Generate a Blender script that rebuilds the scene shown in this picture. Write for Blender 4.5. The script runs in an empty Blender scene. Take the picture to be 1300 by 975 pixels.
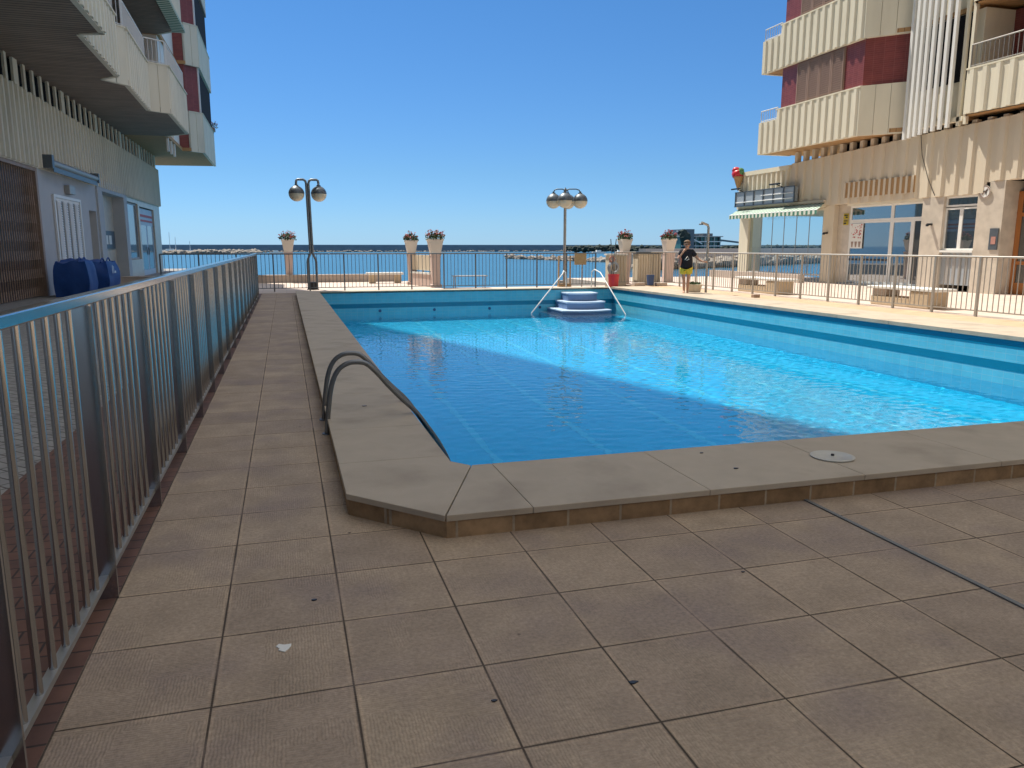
import bpy, bmesh, math, random
import numpy as np
from mathutils import Vector, Matrix, noise as mnoise

# ------------------------------------------------------------ camera, sky, sun, exposure
SC = bpy.context.scene
COL = SC.collection
random.seed(7)
R = math.radians
cam = bpy.data.cameras.new('camera'); cam_o = bpy.data.objects.new('camera', cam); COL.objects.link(cam_o)
SC.camera = cam_o
cam_o.location = (0, 0, 1.55); cam_o.rotation_euler = (R(90 - 10.127), 0, R(-16.235))
cam.sensor_width = 36; cam.lens = 27.055; cam.clip_start = 0.05; cam.clip_end = 30000
KX, KY = 0.25, 0.48                       # horizontal shadow shift per metre of height
EL = math.atan(1 / math.hypot(KX, KY))
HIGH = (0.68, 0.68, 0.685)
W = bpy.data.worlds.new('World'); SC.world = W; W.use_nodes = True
_n = W.node_tree; _bg = _n.nodes['Background']
_sky = _n.nodes.new('ShaderNodeTexSky'); _sky.sky_type = 'NISHITA'; _sky.sun_disc = False
_sky.sun_elevation = EL; _sky.sun_rotation = math.atan2(-KX, KY)
_sky.air_density = 1.0; _sky.dust_density = 0.0; _sky.ozone_density = 4.0; _sky.altitude = 0
_tc = _n.nodes.new('ShaderNodeTexCoord'); _sx = _n.nodes.new('ShaderNodeSeparateXYZ'); _n.links.new(_tc.outputs['Generated'], _sx.inputs[0])
_rp = _n.nodes.new('ShaderNodeValToRGB'); _n.links.new(_sx.outputs[2], _rp.inputs[0])       # clear deep sky by height
_e = _rp.color_ramp.elements; _e[0].position = 0.0; _e[0].color = (0.228, 0.395, 0.73, 1); _e[1].position = 0.3; _e[1].color = (0.240, 0.435, 0.60, 1)
_k = _e.new(0.03); _k.color = (0.246, 0.40, 0.655, 1); _k = _e.new(0.09); _k.color = (0.249, 0.40, 0.575, 1)
_mu = _n.nodes.new('ShaderNodeMix'); _mu.data_type = 'RGBA'; _mu.blend_type = 'MULTIPLY'; _mu.inputs['Factor'].default_value = 1
_n.links.new(_sky.outputs[0], _mu.inputs['A']); _n.links.new(_rp.outputs[0], _mu.inputs['B'])
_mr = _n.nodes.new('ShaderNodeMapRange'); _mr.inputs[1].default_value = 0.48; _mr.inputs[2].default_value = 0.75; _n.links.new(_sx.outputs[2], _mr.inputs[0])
_hz = _n.nodes.new('ShaderNodeMix'); _hz.data_type = 'RGBA'; _hz.inputs['B'].default_value = (HIGH[0] / 0.15, HIGH[1] / 0.15, HIGH[2] / 0.15, 1)   # added pale brightness above the view, lifts the shaded ground
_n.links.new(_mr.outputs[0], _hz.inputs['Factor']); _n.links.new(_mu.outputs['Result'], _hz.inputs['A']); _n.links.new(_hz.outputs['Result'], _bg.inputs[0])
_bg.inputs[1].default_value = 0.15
_sl = bpy.data.lights.new('sun', 'SUN'); _so = bpy.data.objects.new('sun', _sl); COL.objects.link(_so)
_sl.energy = 5.0; _sl.angle = R(0.5); _sl.color = (1, 0.94, 0.84)
_so.rotation_euler = Vector((KX, -KY, -1)).to_track_quat('-Z', 'Y').to_euler(); _so.location = (0, 0, 80)
_sl.cycles.is_caustics_light = True
vs = SC.view_settings; vs.view_transform = 'Standard'; vs.look = 'None'; vs.exposure = 0.4; vs.gamma = 1; vs.use_curve_mapping = False
SC.cycles.max_bounces = 10; SC.cycles.transmission_bounces = 8; SC.cycles.transparent_max_bounces = 12
SC.cycles.sample_clamp_indirect = 6

# ------------------------------------------------------------ materials
def nd(nt, t, **kw):
    n = nt.nodes.new(t)
    for k, v in kw.items(): setattr(n, k, v)
    return n
def mat(name, col, rough=0.6, metal=0.0, var=0.12, vscale=3.0, bump=0.0, bscale=60.0, spec=0.5, stretch=(1, 1, 1), stain=None, stain_scale=1.2, stain_amt=0.5):
    m = bpy.data.materials.new(name); m.use_nodes = True; nt = m.node_tree; p = nt.nodes['Principled BSDF']
    p.inputs['Roughness'].default_value = rough; p.inputs['Metallic'].default_value = metal
    p.inputs['Specular IOR Level'].default_value = spec
    tc = nd(nt, 'ShaderNodeTexCoord'); mp = nd(nt, 'ShaderNodeMapping'); mp.inputs['Scale'].default_value = stretch
    nt.links.new(tc.outputs['Object'], mp.inputs[0])
    nz = nd(nt, 'ShaderNodeTexNoise'); nz.inputs['Scale'].default_value = vscale; nz.inputs['Detail'].default_value = 6
    nt.links.new(mp.outputs[0], nz.inputs['Vector'])
    mx = nd(nt, 'ShaderNodeMix', data_type='RGBA')
    mx.inputs['A'].default_value = (*[c * (1 - var) for c in col], 1); mx.inputs['B'].default_value = (*[min(1, c * (1 + var)) for c in col], 1)
    nt.links.new(nz.outputs[0], mx.inputs['Factor'])
    last = mx.outputs['Result']
    if stain:
        n2 = nd(nt, 'ShaderNodeTexNoise'); n2.inputs['Scale'].default_value = stain_scale; n2.inputs['Detail'].default_value = 8
        nt.links.new(mp.outputs[0], n2.inputs['Vector'])
        rp = nd(nt, 'ShaderNodeMapRange'); rp.inputs[1].default_value = 0.5; rp.inputs[2].default_value = 0.72; rp.inputs[4].default_value = stain_amt
        nt.links.new(n2.outputs[0], rp.inputs[0])
        m2 = nd(nt, 'ShaderNodeMix', data_type='RGBA'); m2.inputs['B'].default_value = (*stain, 1)
        nt.links.new(rp.outputs[0], m2.inputs['Factor']); nt.links.new(last, m2.inputs['A']); last = m2.outputs['Result']
    nt.links.new(last, p.inputs['Base Color'])
    if bump:
        n3 = nd(nt, 'ShaderNodeTexNoise'); n3.inputs['Scale'].default_value = bscale; n3.inputs['Detail'].default_value = 5
        nt.links.new(tc.outputs['Object'], n3.inputs['Vector'])
        b = nd(nt, 'ShaderNodeBump'); b.inputs['Strength'].default_value = bump; b.inputs['Distance'].default_value = 0.01
        nt.links.new(n3.outputs[0], b.inputs['Height']); nt.links.new(b.outputs[0], p.inputs['Normal'])
    return m

def brick_mat(name, c1, c2, mortar, bw, rh, ms, off=(0, 0, 0), rot=(0, 0, 0), offset=0.0, rough=0.7, bump=0.5, var=0.25, vscale=4.0, spec=0.4, comb=0.0, stain=None):
    m = bpy.data.materials.new(name); m.use_nodes = True; nt = m.node_tree; L = nt.links; p = nt.nodes['Principled BSDF']
    p.inputs['Roughness'].default_value = rough; p.inputs['Specular IOR Level'].default_value = spec
    tc = nd(nt, 'ShaderNodeTexCoord'); mp = nd(nt, 'ShaderNodeMapping'); mp.vector_type = 'POINT'
    mp.inputs['Location'].default_value = off; mp.inputs['Rotation'].default_value = rot
    L.new(tc.outputs['Object'], mp.inputs[0])
    bk = nd(nt, 'ShaderNodeTexBrick', offset=offset, squash=1.0)
    bk.inputs['Color1'].default_value = (*c1, 1); bk.inputs['Color2'].default_value = (*c2, 1); bk.inputs['Mortar'].default_value = (*mortar, 1)
    bk.inputs['Scale'].default_value = 1; bk.inputs['Mortar Size'].default_value = ms; bk.inputs['Mortar Smooth'].default_value = 0.3
    bk.inputs['Brick Width'].default_value = bw; bk.inputs['Row Height'].default_value = rh
    L.new(mp.outputs[0], bk.inputs['Vector'])
    nz = nd(nt, 'ShaderNodeTexNoise'); nz.inputs['Scale'].default_value = vscale; nz.inputs['Detail'].default_value = 8; nz.inputs['Roughness'].default_value = 0.65
    L.new(tc.outputs['Object'], nz.inputs['Vector'])
    rp = nd(nt, 'ShaderNodeMapRange'); rp.inputs[1].default_value = 0.25; rp.inputs[2].default_value = 0.75; rp.inputs[3].default_value = 1 - var; rp.inputs[4].default_value = 1 + var
    L.new(nz.outputs[0], rp.inputs[0])
    mx = nd(nt, 'ShaderNodeMix', data_type='RGBA', blend_type='MULTIPLY'); mx.inputs['Factor'].default_value = 1
    L.new(bk.outputs['Color'], mx.inputs['A']); L.new(rp.outputs[0], mx.inputs['B'])
    last = mx.outputs['Result']
    if stain:
        n2 = nd(nt, 'ShaderNodeTexNoise'); n2.inputs['Scale'].default_value = 1.7; n2.inputs['Detail'].default_value = 7
        L.new(mp.outputs[0], n2.inputs['Vector'])
        r2 = nd(nt, 'ShaderNodeMapRange'); r2.inputs[1].default_value = 0.5; r2.inputs[2].default_value = 0.7; r2.inputs[4].default_value = 0.75
        L.new(n2.outputs[0], r2.inputs[0])
        m2 = nd(nt, 'ShaderNodeMix', data_type='RGBA'); m2.inputs['B'].default_value = (*stain, 1)
        L.new(r2.outputs[0], m2.inputs['Factor']); L.new(last, m2.inputs['A']); last = m2.outputs['Result']
        # small dark specks
        n4 = nd(nt, 'ShaderNodeTexVoronoi'); n4.inputs['Scale'].default_value = 2.3
        L.new(mp.outputs[0], n4.inputs['Vector'])
        r4 = nd(nt, 'ShaderNodeMapRange'); r4.inputs[1].default_value = 0.012; r4.inputs[2].default_value = 0.03; r4.inputs[3].default_value = 0.85; r4.inputs[4].default_value = 0
        L.new(n4.outputs['Distance'], r4.inputs[0])
        m4 = nd(nt, 'ShaderNodeMix', data_type='RGBA'); m4.inputs['B'].default_value = (0.02, 0.017, 0.014, 1)
        L.new(r4.outputs[0], m4.inputs['Factor']); L.new(last, m4.inputs['A']); last = m4.outputs['Result']
    if comb:
        sp_ = nd(nt, 'ShaderNodeTexNoise'); sp_.inputs['Scale'].default_value = 55; sp_.inputs['Detail'].default_value = 6; sp_.inputs['Roughness'].default_value = 0.75; L.new(mp.outputs[0], sp_.inputs['Vector'])
        sr = nd(nt, 'ShaderNodeMapRange'); sr.inputs[1].default_value = 0.3; sr.inputs[2].default_value = 0.7; sr.inputs[3].default_value = 0.72; sr.inputs[4].default_value = 1.24; L.new(sp_.outputs[0], sr.inputs[0])
        b2 = nd(nt, 'ShaderNodeTexBrick', offset=0.0, squash=1.0)
        for k_, v_ in (('Color1', (1, 1, 1, 1)), ('Color2', (1, 1, 1, 1)), ('Mortar', (1.13, 1.11, 1.08, 1)), ('Scale', 1), ('Mortar Size', 0.022), ('Mortar Smooth', 0.4), ('Brick Width', bw), ('Row Height', rh)): b2.inputs[k_].default_value = v_
        L.new(mp.outputs[0], b2.inputs['Vector'])
        q1 = nd(nt, 'ShaderNodeMix', data_type='RGBA', blend_type='MULTIPLY'); q1.inputs['Factor'].default_value = 1; L.new(last, q1.inputs['A']); L.new(sr.outputs[0], q1.inputs['B'])
        q2 = nd(nt, 'ShaderNodeMix', data_type='RGBA', blend_type='MULTIPLY'); q2.inputs['Factor'].default_value = 1; L.new(q1.outputs['Result'], q2.inputs['A']); L.new(b2.outputs['Color'], q2.inputs['B'])
        # grime gathered along some joints
        b3 = nd(nt, 'ShaderNodeTexBrick', offset=0.0, squash=1.0)
        for k_, v_ in (('Scale', 1), ('Mortar Size', 0.012), ('Mortar Smooth', 1.0), ('Brick Width', bw), ('Row Height', rh)): b3.inputs[k_].default_value = v_
        L.new(mp.outputs[0], b3.inputs['Vector'])
        gn = nd(nt, 'ShaderNodeTexNoise'); gn.inputs['Scale'].default_value = 2.4; gn.inputs['Detail'].default_value = 5; L.new(mp.outputs[0], gn.inputs['Vector'])
        gm = nd(nt, 'ShaderNodeMapRange'); gm.inputs[1].default_value = 0.42; gm.inputs[2].default_value = 0.66; gm.inputs[4].default_value = 0.8; L.new(gn.outputs[0], gm.inputs[0])
        gg = nd(nt, 'ShaderNodeMath', operation='MULTIPLY'); L.new(gm.outputs[0], gg.inputs[0]); L.new(b3.outputs['Fac'], gg.inputs[1])
        q3 = nd(nt, 'ShaderNodeMix', data_type='RGBA'); q3.inputs['B'].default_value = (0.07, 0.052, 0.038, 1); L.new(gg.outputs[0], q3.inputs['Factor']); L.new(q2.outputs['Result'], q3.inputs['A'])
        last = q3.outputs['Result']
    L.new(last, p.inputs['Base Color'])
    hgt = nd(nt, 'ShaderNodeMath', operation='MULTIPLY_ADD'); hgt.inputs[1].default_value = -1.0
    L.new(bk.outputs['Fac'], hgt.inputs[0])
    if comb:
        # combed surface: patches of fine parallel grooves running either way
        w1 = nd(nt, 'ShaderNodeTexWave', wave_type='BANDS', bands_direction='X'); w2 = nd(nt, 'ShaderNodeTexWave', wave_type='BANDS', bands_direction='Y')
        for w in (w1, w2):
            w.inputs['Scale'].default_value = 26; w.inputs['Distortion'].default_value = 5.0; w.inputs['Detail'].default_value = 3; w.inputs['Detail Scale'].default_value = 0.8
            L.new(mp.outputs[0], w.inputs['Vector'])
        ck = nd(nt, 'ShaderNodeTexVoronoi', distance='CHEBYCHEV'); ck.inputs['Scale'].default_value = 4.3; ck.inputs['Randomness'].default_value = 0.6
        L.new(mp.outputs[0], ck.inputs['Vector'])
        sp = nd(nt, 'ShaderNodeSeparateColor'); L.new(ck.outputs['Color'], sp.inputs[0])
        gt = nd(nt, 'ShaderNodeMath', operation='GREATER_THAN'); gt.inputs[1].default_value = 0.5; L.new(sp.outputs[0], gt.inputs[0])
        mw = nd(nt, 'ShaderNodeMix', data_type='FLOAT'); L.new(gt.outputs[0], mw.inputs['Factor']); L.new(w1.outputs['Fac'], mw.inputs['A']); L.new(w2.outputs['Fac'], mw.inputs['B'])
        am = nd(nt, 'ShaderNodeMath', operation='MULTIPLY'); am.inputs[1].default_value = comb; L.new(mw.outputs['Result'], am.inputs[0])
        n5 = nd(nt, 'ShaderNodeTexNoise'); n5.inputs['Scale'].default_value = 90; n5.inputs['Detail'].default_value = 4; L.new(mp.outputs[0], n5.inputs['Vector'])
        a2 = nd(nt, 'ShaderNodeMath', operation='MULTIPLY_ADD'); a2.inputs[1].default_value = 0.6; L.new(n5.outputs[0], a2.inputs[0]); L.new(am.outputs[0], a2.inputs[2])
        L.new(a2.outputs[0], hgt.inputs[2])
    else:
        n5 = nd(nt, 'ShaderNodeMath', operation='MULTIPLY'); n5.inputs[1].default_value = 0.2; L.new(nz.outputs[0], n5.inputs[0]); L.new(n5.outputs[0], hgt.inputs[2])
    b = nd(nt, 'ShaderNodeBump'); b.inputs['Strength'].default_value = bump; b.inputs['Distance'].default_value = 0.006
    L.new(hgt.outputs[0], b.inputs['Height']); L.new(b.outputs[0], p.inputs['Normal'])
    return m

def glass_mat(name, tint=(0.02, 0.03, 0.035), refl=0.3):
    m = bpy.data.materials.new(name); m.use_nodes = True; nt = m.node_tree; p = nt.nodes['Principled BSDF']
    p.inputs['Base Color'].default_value = (*tint, 1); p.inputs['Roughness'].default_value = 0.4
    gl = nd(nt, 'ShaderNodeBsdfGlossy'); gl.inputs['Roughness'].default_value = 0.02; gl.inputs['Color'].default_value = (0.9, 0.95, 1, 1)
    fr = nd(nt, 'ShaderNodeLayerWeight'); fr.inputs['Blend'].default_value = refl
    ms = nd(nt, 'ShaderNodeMixShader'); nt.links.new(fr.outputs['Facing'], ms.inputs[0]); nt.links.new(p.outputs[0], ms.inputs[1]); nt.links.new(gl.outputs[0], ms.inputs[2])
    nt.links.new(ms.outputs[0], nt.nodes['Material Output'].inputs[0])
    return m
def clear_glass(name, tint=(0.82, 0.92, 0.93)):
    m = bpy.data.materials.new(name); m.use_nodes = True; nt = m.node_tree
    nt.nodes.remove(nt.nodes['Principled BSDF'])
    tr = nd(nt, 'ShaderNodeBsdfTransparent'); tr.inputs['Color'].default_value = (*tint, 1)
    gl = nd(nt, 'ShaderNodeBsdfGlossy'); gl.inputs['Roughness'].default_value = 0.01
    fr = nd(nt, 'ShaderNodeLayerWeight'); fr.inputs['Blend'].default_value = 0.12
    ms = nd(nt, 'ShaderNodeMixShader'); nt.links.new(fr.outputs['Facing'], ms.inputs[0]); nt.links.new(tr.outputs[0], ms.inputs[1]); nt.links.new(gl.outputs[0], ms.inputs[2])
    nt.links.new(ms.outputs[0], nt.nodes['Material Output'].inputs[0])
    return m

M = {}
M['tiles'] = brick_mat('paving_tiles', (0.43, 0.332, 0.24), (0.35, 0.27, 0.205), (0.075, 0.056, 0.04), 0.479, 0.503, 0.0042, off=(0.317, -0.07, 0), bump=0.55, var=0.2, vscale=3.2, comb=0.34, stain=(0.285, 0.222, 0.195), rough=0.75, spec=0.25)
M['rbrick'] = brick_mat('reddish_pavers', (0.17, 0.085, 0.06), (0.13, 0.07, 0.055), (0.05, 0.035, 0.03), 0.22, 0.12, 0.006, offset=0.5, bump=0.7, var=0.3)
M['gbrick'] = brick_mat('grey_pavers', (0.33, 0.32, 0.30), (0.27, 0.26, 0.25), (0.07, 0.06, 0.055), 0.2, 0.11, 0.007, rot=(0, 0, 0.785), offset=0.5, bump=0.7, var=0.25)
M['terr'] = brick_mat('pool_side_tiles', (0.55, 0.40, 0.26), (0.50, 0.35, 0.22), (0.36, 0.27, 0.19), 0.3, 0.3, 0.005, bump=0.3, var=0.15)
M['plaza'] = brick_mat('plaza_paving', (0.62, 0.52, 0.44), (0.58, 0.47, 0.40), (0.44, 0.36, 0.31), 0.4, 0.4, 0.006, bump=0.3, var=0.12)
M['coping'] = mat('coping_stone', (0.47, 0.40, 0.315), 0.75, var=0.13, vscale=4.5, bump=0.2, bscale=160, stain=(0.30, 0.245, 0.19), stain_scale=2.3, stain_amt=0.6, spec=0.25)
M['copsun'] = M['coping']
M['skirt'] = brick_mat('skirting_blocks', (0.34, 0.22, 0.12), (0.23, 0.14, 0.07), (0.35, 0.28, 0.2), 0.32, 0.6, 0.008, rough=0.7, bump=0.6, var=0.5, vscale=6)
M['poolfloor'] = brick_mat('pool_floor', (0.002, 0.47, 0.78), (0.002, 0.44, 0.74), (0.003, 0.49, 0.79), 0.25, 0.25, 0.004, bump=0.05, var=0.06, rough=0.5)
M['lane'] = mat('lane_line', (0.03, 0.55, 0.81), 0.5, var=0.05)
M['pooltile'] = brick_mat('pool_wall_tiles', (0.13, 0.55, 0.73), (0.11, 0.51, 0.70), (0.30, 0.55, 0.68), 0.20, 0.10, 0.003, off=(0.03, 0, 0), rot=(R(90), 0, 0), bump=0.1, var=0.08, rough=0.25)
M['pooltileY'] = brick_mat('pool_wall_tiles_side', (0.13, 0.55, 0.73), (0.11, 0.51, 0.70), (0.30, 0.55, 0.68), 0.20, 0.10, 0.003, rot=(R(90), R(90), 0), bump=0.1, var=0.08, rough=0.25)
M['poolband'] = mat('pool_dark_band', (0.004, 0.21, 0.36), 0.25, var=0.1)
M['steel'] = mat('brushed_steel', (0.47, 0.48, 0.49), 0.17, 1.0, var=0.08, vscale=14, stretch=(1, 1, 0.1))
M['steel_d'] = mat('dull_steel', (0.20, 0.21, 0.22), 0.42, 1.0, var=0.1, vscale=10)
M['steel_m'] = mat('worn_steel', (0.42, 0.42, 0.41), 0.5, 0.8, var=0.12, vscale=12)
M['galv'] = mat('galvanised_metal', (0.42, 0.40, 0.37), 0.5, 0.6, var=0.12, vscale=10)
M['lampgrey'] = mat('grey_lamp_paint', (0.20, 0.22, 0.24), 0.45, 0.4, var=0.15, vscale=8)
M['dgalv'] = mat('dark_grey_metal', (0.13, 0.15, 0.17), 0.45, 0.6, var=0.15, vscale=8)
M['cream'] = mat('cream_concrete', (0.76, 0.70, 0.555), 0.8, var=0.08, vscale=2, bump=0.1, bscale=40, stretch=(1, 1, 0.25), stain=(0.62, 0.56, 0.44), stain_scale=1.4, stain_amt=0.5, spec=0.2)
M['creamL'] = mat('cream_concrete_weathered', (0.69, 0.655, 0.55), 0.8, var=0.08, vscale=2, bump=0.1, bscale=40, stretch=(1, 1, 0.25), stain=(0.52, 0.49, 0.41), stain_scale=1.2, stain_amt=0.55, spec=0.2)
M['band'] = mat('beige_ribbed_concrete', (0.67, 0.585, 0.455), 0.8, var=0.08, vscale=2, bump=0.1, bscale=40, stretch=(1, 1, 0.25), spec=0.2)
M['marble'] = mat('beige_marble_cladding', (0.58, 0.51, 0.42), 0.35, var=0.25, vscale=3.5, stain=(0.42, 0.36, 0.29), stain_scale=3, stain_amt=0.5)
M['white'] = mat('white_paint', (0.78, 0.77, 0.73), 0.55, var=0.05)
M['whitem'] = mat('white_metal', (0.72, 0.73, 0.73), 0.4, var=0.05)
M['red'] = brick_mat('dark_red_wall_tiles', (0.235, 0.058, 0.052), (0.20, 0.048, 0.046), (0.28, 0.10, 0.09), 0.25, 0.07, 0.006, rot=(R(90), R(90), 0), offset=0.0, bump=0.3, var=0.15, rough=0.35)
M['shut'] = mat('brown_shutter', (0.30, 0.20, 0.155), 0.6, var=0.1)
M['shutd'] = mat('dark_shutter', (0.035, 0.033, 0.036), 0.85, spec=0.1)
M['wood'] = mat('soffit_boards', (0.42, 0.27, 0.145), 0.6, var=0.18, vscale=3, stretch=(0.3, 6, 1))
M['woodd'] = mat('dark_soffit_boards', (0.155, 0.115, 0.085), 0.6, var=0.2, vscale=3, stretch=(0.3, 8, 1), stain=(0.17, 0.09, 0.07), stain_scale=0.5, stain_amt=0.5)
M['door'] = mat('orange_wood', (0.40, 0.155, 0.045), 0.35, var=0.2, vscale=5, stretch=(4, 4, 0.4))
M['dark'] = mat('dark_interior', (0.015, 0.016, 0.02), 0.9, spec=0.1)
M['black'] = mat('black_paint', (0.015, 0.016, 0.02), 0.4)
M['glass'] = glass_mat('window_glass', refl=0.42)
M['dglass'] = glass_mat('dark_window_glass', refl=0.12)
M['clear'] = clear_glass('clear_glass_screen')
M['blue'] = mat('blue_fabric', (0.004, 0.055, 0.26), 0.6, var=0.25, vscale=6, bump=0.5, bscale=9)
M['bluep'] = mat('blue_plastic', (0.02, 0.07, 0.22), 0.35)
M['gwall'] = mat('blue_grey_plaster', (0.46, 0.49, 0.52), 0.8, var=0.1, vscale=2, bump=0.2, bscale=20)
M['stepb'] = mat('blue_grey_step', (0.15, 0.235, 0.42), 0.5, var=0.08)
M['stepw'] = mat('white_step_edge', (0.46, 0.58, 0.74), 0.45, var=0.05)
M['tan'] = mat('tan_board', (0.42, 0.27, 0.13), 0.6)
M['orange'] = mat('grille_orange', (0.42, 0.25, 0.11), 0.7)
M['redp'] = mat('red_plastic', (0.55, 0.025, 0.04), 0.35)
M['pot'] = mat('pale_planter', (0.68, 0.62, 0.55), 0.6, var=0.06)
M['leaf'] = mat('geranium_leaf', (0.05, 0.09, 0.035), 0.6, var=0.4, vscale=30)
M['petal'] = mat('red_petal', (0.42, 0.03, 0.035), 0.6, var=0.3, vscale=30)
M['petalp'] = mat('pink_petal', (0.50, 0.13, 0.13), 0.6, var=0.3, vscale=30)
M['stone'] = mat('sea_wall_stone', (0.50, 0.42, 0.36), 0.85, var=0.15, vscale=4)
M['pinkw'] = mat('pink_render', (0.60, 0.47, 0.42), 0.85, var=0.08)
M['bench'] = mat('bench_concrete', (0.56, 0.44, 0.30), 0.9, var=0.2, vscale=14, bump=0.8, bscale=45)
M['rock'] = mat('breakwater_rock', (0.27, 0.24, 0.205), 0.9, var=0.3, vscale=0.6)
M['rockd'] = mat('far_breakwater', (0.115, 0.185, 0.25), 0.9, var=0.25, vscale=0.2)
M['tree'] = mat('dark_trees', (0.02, 0.035, 0.03), 0.9, var=0.4, vscale=0.5)
M['green'] = mat('green_glazing', (0.05, 0.15, 0.14), 0.4, var=0.3, vscale=1)
M['skin'] = mat('skin', (0.50, 0.27, 0.18), 0.55, var=0.06)
M['hair'] = mat('brown_hair', (0.16, 0.09, 0.05), 0.7, var=0.3, vscale=60)
M['shirt'] = mat('black_cloth', (0.012, 0.012, 0.02), 0.85)
M['yellow'] = mat('yellow_cloth', (0.62, 0.50, 0.05), 0.8)
M['yellowp'] = mat('yellow_plate', (0.50, 0.38, 0.02), 0.5)
M['towel'] = mat('pink_towel', (0.45, 0.22, 0.18), 0.9)
M['globe'] = mat('pale_globe', (0.58, 0.52, 0.40), 0.3)
M['lid'] = mat('white_plastic_lid', (0.52, 0.51, 0.46), 0.45, var=0.08, vscale=12, stain=(0.36, 0.34, 0.30), stain_scale=5, stain_amt=0.5)
M['grey'] = mat('grey_sealant', (0.16, 0.165, 0.17), 0.55, var=0.2, vscale=9)
M['smoke'] = mat('grey_sign_panel', (0.34, 0.38, 0.42), 0.3)
M['rust'] = mat('rusty_brown_metal', (0.36, 0.26, 0.205), 0.6, 0.3, var=0.25, vscale=9)
M['paleblue'] = mat('pale_blue_paint', (0.50, 0.60, 0.70), 0.5)
M['dogred'] = mat('sign_red', (0.5, 0.02, 0.02), 0.5)

def stripe_mat(name, c1, c2, scale):
    m = bpy.data.materials.new(name); m.use_nodes = True; nt = m.node_tree; p = nt.nodes['Principled BSDF']; p.inputs['Roughness'].default_value = 0.8
    tc = nd(nt, 'ShaderNodeTexCoord'); sx = nd(nt, 'ShaderNodeSeparateXYZ'); nt.links.new(tc.outputs['Object'], sx.inputs[0])
    a = nd(nt, 'ShaderNodeMath', operation='MULTIPLY'); a.inputs[1].default_value = scale; nt.links.new(sx.outputs[1], a.inputs[0])
    f = nd(nt, 'ShaderNodeMath', operation='FRACT'); nt.links.new(a.outputs[0], f.inputs[0])
    g = nd(nt, 'ShaderNodeMath', operation='GREATER_THAN'); g.inputs[1].default_value = 0.5; nt.links.new(f.outputs[0], g.inputs[0])
    mx = nd(nt, 'ShaderNodeMix', data_type='RGBA'); mx.inputs['A'].default_value = (*c1, 1); mx.inputs['B'].default_value = (*c2, 1)
    nt.links.new(g.outputs[0], mx.inputs['Factor']); nt.links.new(mx.outputs['Result'], p.inputs['Base Color'])
    return m
M['awning'] = stripe_mat('green_striped_canvas', (0.62, 0.66, 0.58), (0.06, 0.20, 0.14), 3.6)

def water_mat():
    m = bpy.data.materials.new('pool_water'); m.use_nodes = True; nt = m.node_tree; nt.nodes.clear()
    o = nd(nt, 'ShaderNodeOutputMaterial'); g = nd(nt, 'ShaderNodeBsdfGlass'); g.inputs['IOR'].default_value = 1.33; g.inputs['Roughness'].default_value = 0
    nt.links.new(g.outputs[0], o.inputs[0]); return m
M['water'] = water_mat()
def sea_mat():
    m = bpy.data.materials.new('sea_water'); m.use_nodes = True; nt = m.node_tree; p = nt.nodes['Principled BSDF']
    p.inputs['Roughness'].default_value = 0.22; p.inputs['IOR'].default_value = 1.33
    tc = nd(nt, 'ShaderNodeTexCoord'); mp = nd(nt, 'ShaderNodeMapping'); mp.inputs['Scale'].default_value = (0.35, 1, 1); nt.links.new(tc.outputs['Object'], mp.inputs[0])
    n = nd(nt, 'ShaderNodeTexNoise'); n.inputs['Scale'].default_value = 0.9; n.inputs['Detail'].default_value = 6; nt.links.new(mp.outputs[0], n.inputs['Vector'])
    n2 = nd(nt, 'ShaderNodeTexNoise'); n2.inputs['Scale'].default_value = 0.02; n2.inputs['Detail'].default_value = 5; nt.links.new(mp.outputs[0], n2.inputs['Vector'])
    mx = nd(nt, 'ShaderNodeMix', data_type='RGBA'); mx.inputs['A'].default_value = (0.010, 0.080, 0.135, 1); mx.inputs['B'].default_value = (0.018, 0.115, 0.175, 1)
    nt.links.new(n2.outputs[0], mx.inputs['Factor']); nt.links.new(mx.outputs['Result'], p.inputs['Base Color'])
    b = nd(nt, 'ShaderNodeBump'); b.inputs['Strength'].default_value = 0.6; b.inputs['Distance'].default_value = 0.25
    nt.links.new(n.outputs[0], b.inputs['Height']); nt.links.new(b.outputs[0], p.inputs['Normal'])
    return m
M['sea'] = sea_mat()

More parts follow.
